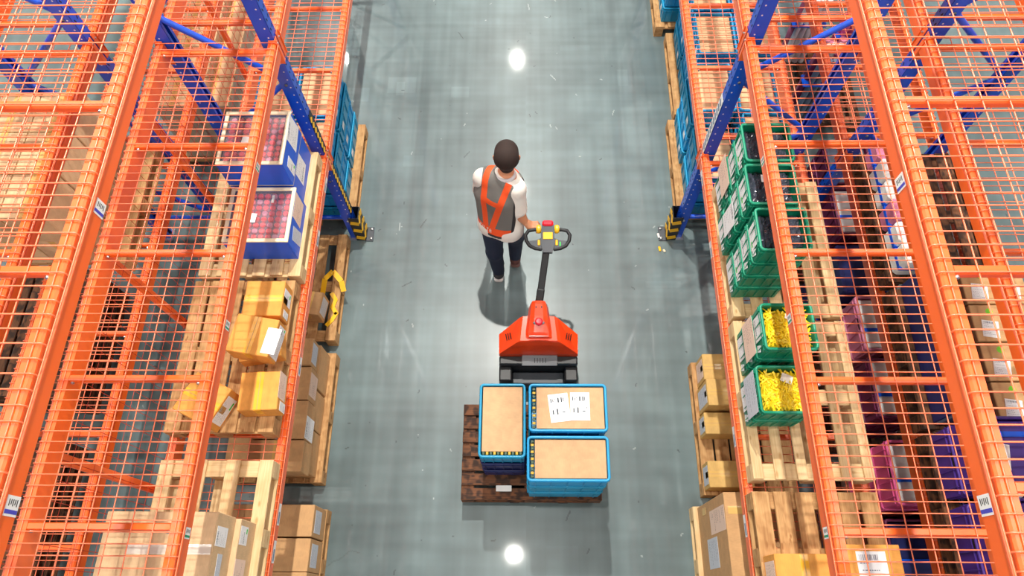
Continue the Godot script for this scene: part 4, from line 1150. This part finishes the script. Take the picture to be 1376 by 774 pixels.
# ---------------------------------------------------------------- worker
func blob(bones: Array, cell: float, k: float, clips: Array, at0: Vector3, uvf = null) -> MB:
	# smooth union of tapered capsules [a, ra, b, rb] meshed as surface nets; clips: [normal, point] keeps the side behind the normal
	var lo := Vector3(1e9, 1e9, 1e9)
	var hi := -lo
	for q in bones:
		var r: float = max(q[1], q[3]) + 2.0 * k + 2.5 * cell
		for p in [q[0], q[2]]:
			lo = lo.min(p - Vector3.ONE * r); hi = hi.max(p + Vector3.ONE * r)
	var nx := int((hi.x - lo.x) / cell) + 2
	var ny := int((hi.y - lo.y) / cell) + 2
	var nz := int((hi.z - lo.z) / cell) + 2
	var acc := PackedFloat32Array()
	acc.resize(nx * ny * nz)
	for q in bones:
		var a: Vector3 = q[0]
		var b: Vector3 = q[2]
		var ra: float = q[1]
		var rb: float = q[3]
		var mg: float = max(ra, rb) + 4.0 * k + 1.5 * cell
		var l := a.min(b) - Vector3.ONE * mg - lo
		var h := a.max(b) + Vector3.ONE * mg - lo
		var ab := b - a
		var il: float = 1.0 / max(ab.length_squared(), 1e-9)
		for ix in range(max(0, int(l.x / cell)), min(nx, int(h.x / cell) + 2)):
			for iy in range(max(0, int(l.y / cell)), min(ny, int(h.y / cell) + 2)):
				for iz in range(max(0, int(l.z / cell)), min(nz, int(h.z / cell) + 2)):
					var p := lo + Vector3(ix, iy, iz) * cell
					var tt := clampf((p - a).dot(ab) * il, 0.0, 1.0)
					var d := (p - a - ab * tt).length() - ra - (rb - ra) * tt
					if d < 5.0 * k: acc[(ix * ny + iy) * nz + iz] += exp(-d / k)
	for ix in nx:
		for iy in ny:
			for iz in nz:
				var id := (ix * ny + iy) * nz + iz
				var f: float = -k * log(acc[id]) if acc[id] > 0.0 else 6.0 * k
				if f < 6.0 * k:
					var p := lo + Vector3(ix, iy, iz) * cell
					for c in clips: f = max(f, c[0].dot(p - c[1]))
				acc[id] = f
	var vid := {}
	var pos := PackedVector3Array()
	var nrm := PackedVector3Array()
	var sx := ny * nz
	var offs := [0, sx, nz, sx + nz, 1, sx + 1, nz + 1, sx + nz + 1]
	var corner := [Vector3(0, 0, 0), Vector3(1, 0, 0), Vector3(0, 1, 0), Vector3(1, 1, 0), Vector3(0, 0, 1), Vector3(1, 0, 1), Vector3(0, 1, 1), Vector3(1, 1, 1)]
	var edges := [[0, 1], [2, 3], [4, 5], [6, 7], [0, 2], [1, 3], [4, 6], [5, 7], [0, 4], [1, 5], [2, 6], [3, 7]]
	for ix in nx - 1:
		for iy in ny - 1:
			for iz in nz - 1:
				var id := (ix * ny + iy) * nz + iz
				var m := 0
				for c in 8:
					if acc[id + offs[c]] < 0.0: m += 1
				if m == 0 or m == 8: continue
				var s := Vector3.ZERO
				var cnt := 0
				for e in edges:
					var fa := acc[id + offs[e[0]]]
					var fb := acc[id + offs[e[1]]]
					if (fa < 0.0) != (fb < 0.0):
						s += corner[e[0]].lerp(corner[e[1]], fa / (fa - fb)); cnt += 1
				s /= cnt
				var g := Vector3.ZERO
				for c in 8: g += (corner[c] * 2.0 - Vector3.ONE) * acc[id + offs[c]]
				vid[id] = pos.size()
				pos.append(lo + (Vector3(ix, iy, iz) + s) * cell - at0)
				nrm.append(g.normalized())
	var mb := MB.new()
	var emit := func(ids: Array, flip: bool):
		var o := [0, 1, 2, 0, 2, 3] if flip else [0, 2, 1, 0, 3, 2]
		for i in o:
			var w: int = vid[ids[i]]
			mb.v.append(pos[w]); mb.n.append(nrm[w])
			mb.t.append(uvf.call(pos[w] + at0) if uvf != null else Vector2(pos[w].x, pos[w].y))
	for ix in range(1, nx - 1):
		for iy in range(1, ny - 1):
			for iz in range(1, nz - 1):
				var id := (ix * ny + iy) * nz + iz
				var f0 := acc[id]
				var inn := f0 < 0.0
				if inn != (acc[id + sx] < 0.0): emit.call([id - nz - 1, id - 1, id, id - nz], not inn)
				if inn != (acc[id + nz] < 0.0): emit.call([id - sx - 1, id - sx, id, id - 1], not inn)
				if inn != (acc[id + 1] < 0.0): emit.call([id - sx - nz, id - nz, id, id - sx], not inn)
	return mb
func vest_image() -> Image:
	var N := 256
	var im := Image.create(N, N, false, Image.FORMAT_RGB8)
	var grey := Color8(118, 116, 112)
	var orange := Color8(248, 88, 34)
	var dark := Color8(44, 44, 48)
	var seg := func(p: Vector2, a: Vector2, b: Vector2) -> float:
		var t: float = clampf((p - a).dot(b - a) / (b - a).length_squared(), 0, 1)
		return (p - a - (b - a) * t).length()
	for y in N:
		for x in N:
			# u: -0.25..0.25 across the shoulders, v: 0.5 top .. 0 hem (metres)
			var p := Vector2((x + 0.5) / N * 0.5 - 0.25, 0.56 - (y + 0.5) / N * 0.56)
			var c := grey
			if (x + y) % 4 == 0: c = grey.darkened(0.12)
			if seg.call(p, Vector2(-0.085, 0.56), Vector2(-0.04, 0.04)) < 0.025 or seg.call(p, Vector2(0.115, 0.56), Vector2(0.0, 0.04)) < 0.025: c = orange
			if seg.call(p, Vector2(-0.075, 0.37), Vector2(0.07, 0.34)) < 0.021: c = orange
			if p.y < 0.088 and p.y > 0.012: c = orange
			if p.y <= 0.012 or p.x > 0.158 or p.x < -0.17: c = dark
			im.set_pixel(x, y, c)
	# white letters along the waist band
	var wht := Color8(244, 226, 214)
	var glyph := {"C": ["111", "100", "100", "100", "111"], "I": ["1", "1", "1", "1", "1"], "L": ["100", "100", "100", "100", "111"], "T": ["111", "010", "010", "010", "010"], "A": ["010", "101", "111", "101", "101"]}
	var gx := 76
	for ch in "CILTA":
		var rows: Array = glyph[ch]
		for r in 5:
			for q in rows[r].length():
				if rows[r][q] == "1": im.fill_rect(Rect2i(gx + q * 3, 224 + r * 4, 3, 4), wht)
		gx += rows[0].length() * 3 + 4
	return im
func worker():
	var P := thing("person", "person in an orange and grey vest, white shirt and jeans walking", "person", Vector3(-0.19, 0, -2.86))
	var o := P.position
	var skin := mat(rgb(206, 142, 106), 0.5)
	skin.subsurf_scatter_enabled = true; skin.subsurf_scatter_strength = 0.1
	var V := func(x, y, z) -> Vector3: return Vector3(x, y, z)
	var pel := Vector3(-0.2, 0.95, -2.80)
	var hL := Vector3(-0.268, 0.9, -2.815)
	var hR := Vector3(-0.112, 0.9, -2.79)
	var kL := Vector3(-0.268, 0.49, -2.80)
	var aL := Vector3(-0.248, 0.09, -2.815)
	var kR := Vector3(-0.088, 0.52, -2.93)
	var aR := Vector3(-0.098, 0.13, -2.945)
	var sL := Vector3(-0.325, 1.39, -2.945)
	var sR := Vector3(-0.068, 1.395, -2.845)
	var eL := Vector3(-0.362, 1.14, -2.99)
	var wL := Vector3(-0.33, 0.97, -3.16)
	var eR := Vector3(-0.052, 1.13, -2.795)
	var wR := Vector3(-0.002, 1.045, -2.762)
	var ch := Vector3(-0.21, 1.27, -2.885)
	var nk := Vector3(-0.152, 1.455, -2.925)
	var hd := Vector3(-0.14, 1.6, -2.985)
	var ax := (sR - sL).normalized()       # across the shoulders
	var fw := Vector3(-ax.z, 0, ax.x)      # chest looks along -fw ... forward
	if fw.z > 0: fw = -fw
	var tor := []
	for q in [-1, 1]:
		tor.append([pel + ax * q * 0.065, 0.09, ch + ax * q * 0.068, 0.09])
		tor.append([ch + ax * q * 0.068, 0.09, ch + ax * q * 0.075 + Vector3(0.025, 0.1, -0.03), 0.078])
	tor.append([pel, 0.1, ch, 0.105])
	tor.append([ch, 0.105, nk - Vector3(0, 0.05, 0), 0.085])
	var shd := [[nk - Vector3(0, 0.045, 0), 0.062, sL, 0.058], [nk - Vector3(0, 0.045, 0), 0.062, sR, 0.058]]
	# skin: neck, head, forearms, hands, ankles; one body under the clothes
	var body := tor + [[nk - Vector3(0, 0.06, 0), 0.058, hd + Vector3(0, -0.06, 0.015), 0.052], [hd + Vector3(0, 0.022, 0.015), 0.086, hd + Vector3(0, 0.012, -0.02), 0.082], [hd + Vector3(0, -0.05, -0.035), 0.058, hd + Vector3(0, -0.085, -0.06), 0.036], [sL, 0.045, eL, 0.04], [eL, 0.04, wL, 0.027], [sR, 0.045, eR, 0.041], [eR, 0.042, wR, 0.028], [hL, 0.075, kL, 0.052], [kL, 0.052, aL, 0.036], [hR, 0.075, kR, 0.052], [kR, 0.052, aR, 0.036], [aL, 0.036, aL + Vector3(0, -0.045, -0.12), 0.03], [aR, 0.036, aR + Vector3(0.01, -0.05, -0.12), 0.03]]
	var bm := blob(body, 0.012, 0.012, [], o)
	# face: nose, ears
	var face := [[hd + Vector3(0, 0.015, -0.1), 0.008, hd + Vector3(0, -0.025, -0.116), 0.013]]
	for q in [-1, 1]: face.append([hd + Vector3(q * 0.09, 0.01, 0.005), 0.011, hd + Vector3(q * 0.09, -0.03, 0.0), 0.009]); 
	for q in face:
		var fm := blob([q], 0.004, 0.003, [], o)
		bm.v.append_array(fm.v); bm.n.append_array(fm.n); bm.t.append_array(fm.t)
	# hands
	var grip := Vector3(0.05, 1.0, -2.735)
	var hr := [[wR, 0.026, grip + Vector3(-0.015, 0.012, 0.0), 0.03], [wR + Vector3(0.01, 0.0, 0.0), 0.024, grip + Vector3(-0.01, 0.01, -0.03), 0.026]]
	for i in 4:
		var z := -0.036 + 0.023 * i
		var l: float = [0.9, 1.0, 1.02, 0.85][3 - i]
		var k0 := grip + Vector3(0.008, 0.03, z)
		var k1 := k0 + Vector3(0.034 * l, -0.002, 0.0)
		var k2 := k1 + Vector3(0.014, -0.03 * l, 0.0)
		hr.append([k0, 0.0105, k1, 0.0095]); hr.append([k1, 0.0095, k2, 0.0085]); hr.append([k2, 0.0085, k2 + Vector3(-0.018, -0.012, 0.0), 0.0075])
	hr.append([grip + Vector3(-0.01, 0.0, -0.05), 0.013, grip + Vector3(0.02, -0.018, -0.06), 0.011]); hr.append([grip + Vector3(0.02, -0.018, -0.06), 0.011, grip + Vector3(0.045, -0.014, -0.045), 0.009])
	var hm := blob(hr, 0.0045, 0.004, [], o)
	bm.v.append_array(hm.v); bm.n.append_array(hm.n); bm.t.append_array(hm.t)
	var pl := wL + Vector3(0.01, -0.045, -0.05)
	var hl := [[wL, 0.025, pl, 0.03], [wL, 0.024, pl + Vector3(0.028, 0.0, 0.0), 0.026]]
	for i in 4:
		var l: float = [0.85, 1.0, 0.95, 0.75][i]
		var k0 := pl + Vector3(-0.022 + 0.02 * i, -0.012, -0.02)
		var k1 := k0 + Vector3(0.0, -0.03 * l, -0.025 * l)
		var k2 := k1 + Vector3(0.0, -0.032 * l, -0.004)
		hl.append([k0, 0.0105, k1, 0.0095]); hl.append([k1, 0.0095, k2, 0.0085]); hl.append([k2, 0.0085, k2 + Vector3(0, -0.016 * l, 0.01), 0.0075])
	hl.append([pl + Vector3(0.04, 0.02, 0.0), 0.013, pl + Vector3(0.06, -0.01, -0.03), 0.011]); hl.append([pl + Vector3(0.06, -0.01, -0.03), 0.011, pl + Vector3(0.055, -0.035, -0.045), 0.009])
	var lm := blob(hl, 0.0045, 0.004, [], o)
	bm.v.append_array(lm.v); bm.n.append_array(lm.n); bm.t.append_array(lm.t)
	part(bm, "body", skin, P)
	for q in [-1, 1]:
		var e := MB.new()
		e.lathe([Vector2(0, -0.011), Vector2(0.008, -0.008), Vector2(0.0115, 0), Vector2(0.008, 0.008), Vector2(0, 0.011)], hd + Vector3(q * 0.033, 0.01, -0.094) - o, 10)
		part(e, "eye", M.white, P)
		part(bx(hd + Vector3(q * 0.033, 0.01, -0.1055) - o, Vector3(0.01, 0.01, 0.003), 0.002), "iris", M.dark, P)
		part(bx(hd + Vector3(q * 0.034, 0.034, -0.1) - o, Vector3(0.034, 0.007, 0.012), 0.003), "eyebrow", mat(rgb(38, 28, 24), 0.8), P)
	part(bx(hd + Vector3(0, -0.058, -0.096) - o, Vector3(0.045, 0.01, 0.012), 0.004), "mouth", mat(rgb(168, 92, 84), 0.5), P)
	# hair
	var hb := [[hd + Vector3(0, 0.03, 0.022), 0.091, hd + Vector3(0, 0.03, -0.022), 0.087], [hd + Vector3(0, -0.01, 0.03), 0.083, hd + Vector3(0, -0.055, 0.04), 0.056]]
	var hair := blob(hb, 0.006, 0.01, [[Vector3(0, -0.75, -0.66).normalized(), hd + Vector3(0, 0.028, -0.066)]], o)
	part(hair, "hair", mat(rgb(44, 30, 25), 0.85), P)
	# jeans
	var jb := [[pel + ax * 0.07, 0.098, pel + ax * 0.07 + Vector3(0, 0.05, 0), 0.1], [pel - ax * 0.07, 0.098, pel - ax * 0.07 + Vector3(0, 0.05, 0), 0.1], [hL, 0.096, kL, 0.07], [kL, 0.07, aL + Vector3(0, 0.0, 0), 0.054], [hR, 0.096, kR, 0.07], [kR, 0.07, aR, 0.054], [pel, 0.1, pel + Vector3(0, -0.04, 0), 0.1]]
	var jeans := blob(jb, 0.01, 0.012, [[Vector3.UP, Vector3(0, 1.0, 0)]], o)
	part(jeans, "jeans", mat(rgb(26, 40, 66), 0.85), P)
	# shirt
	var sb := []
	for q in tor: sb.append([q[0], q[1] + 0.014, q[2], q[3] + 0.014])
	for q in shd: sb.append([q[0], q[1] + 0.002, q[2], q[3] + 0.008])
	sb.append([sL, 0.062, sL.lerp(eL, 0.85), 0.06]); sb.append([sR, 0.064, sR.lerp(eR, 0.82), 0.066])
	sb.append([pel + ax * 0.07, 0.118, pel + ax * 0.07 + Vector3(0, -0.06, 0), 0.12]); sb.append([pel - ax * 0.07, 0.118, pel - ax * 0.07 + Vector3(0, -0.06, 0), 0.12])
	var shirt := blob(sb, 0.009, 0.012, [[Vector3.DOWN, Vector3(0, 0.905, 0)], [(nk - ch).normalized(), nk + Vector3(0, 0.012, 0)]], o)
	part(shirt, "shirt", mat(rgb(236, 232, 224), 0.85), P)
	var cl := MB.new()
	var ring := []
	for i in 20:
		var a := TAU * i / 20.0
		ring.append(nk + Vector3(0.0, 0.01, 0.002) + ax * cos(a) * 0.066 + Vector3(0, 0.022 * sin(a), 0) * 0.5 + fw * (sin(a) * -0.064) - o)
	cl.tube(ring, 0.015, 8, true)
	part(cl, "collar", mat(rgb(200, 196, 200), 0.85), P)
	# vest with its printed bands, mapped flat on the back
	var vb := []
	for q in tor: vb.append([q[0] + Vector3(0, 0.0, 0), q[1] + 0.026, q[2], q[3] + 0.026])
	for q in shd: vb.append([q[0], q[1] + 0.012, q[0].lerp(q[2], 0.7), q[3] + 0.02])
	var hem := Vector3(0, 0.965, 0)
	var uvf := func(p: Vector3) -> Vector2:
		var w := clampf(1.0 - (p.y - 0.965) / 0.56, 0.0, 1.0)
		if (p - ch).dot(fw) > 0.02 and w > 0.86 and w < 0.975: w = 0.858   # lettering on the back only
		return Vector2((p - ch).dot(ax) / 0.5 + 0.5, w)
	var vest := blob(vb, 0.009, 0.012, [[Vector3(0.08, -1, -0.12).normalized(), Vector3(-0.19, 0.955, -2.8)], [(nk - ch).normalized(), nk + Vector3(0, 0.004, 0)], [ax, ch + ax * 0.175], [-ax, ch - ax * 0.185]], o, uvf)
	part(vest, "safety_vest", tex_mat(vest_image(), 0.7), P)
	# shoes
	for q in 2:
		var a: Vector3 = [aL, aR][q]
		var y: float = [0.0, 0.035][q]
		var sh := blob([[Vector3(a.x, y + 0.055, a.z + 0.02), 0.045, Vector3(a.x, y + 0.045, a.z - 0.1), 0.043], [Vector3(a.x, y + 0.045, a.z - 0.1), 0.043, Vector3(a.x + 0.005, y + 0.034, a.z - 0.17), 0.03], [Vector3(a.x, y + 0.07, a.z + 0.012), 0.044, Vector3(a.x, y + 0.11, a.z), 0.042]], 0.008, 0.01, [[Vector3.DOWN, Vector3(0, y + 0.02, 0)]], o)
		part(sh, "shoe", mat([rgb(60, 62, 66), rgb(96, 62, 58)][q], 0.7), P)
		var so := MB.new()
		so.prism(PackedVector2Array([Vector2(-0.042, -0.06), Vector2(-0.025, -0.072), Vector2(0.025, -0.072), Vector2(0.042, -0.06), Vector2(0.05, 0.09), Vector2(0.034, 0.19), Vector2(0.0, 0.205), Vector2(-0.034, 0.19), Vector2(-0.05, 0.09)]), Vector3(a.x, y, a.z) - o, Vector3.RIGHT, Vector3.FORWARD, Vector3.UP * 0.028)
		part(so, "sole", M.white if q == 0 else mat(rgb(120, 90, 84), 0.7), P)

func litter():
	for e in [[1.24, -3.22, 0.05, 0.02, "white"], [1.24, -3.08, 0.05, 0.022, "yellow"], [1.28, -3.06, 0.03, 0.02, "cream"]]:
		var t := thing("floor_scrap", "small %s scrap on the floor by the chevron guard with printed post" % ["white", "yellow", "cream"][["white", "yellow", "cream"].find(e[4])], "scrap", Vector3(e[0], 0.001, e[1]))
		part(bx(Vector3(0, 0.006, 0), Vector3(e[2], 0.012, e[3]), 0.004, Basis(Vector3.UP, e[0] * 9.0)), "piece", M[e[4]], t)
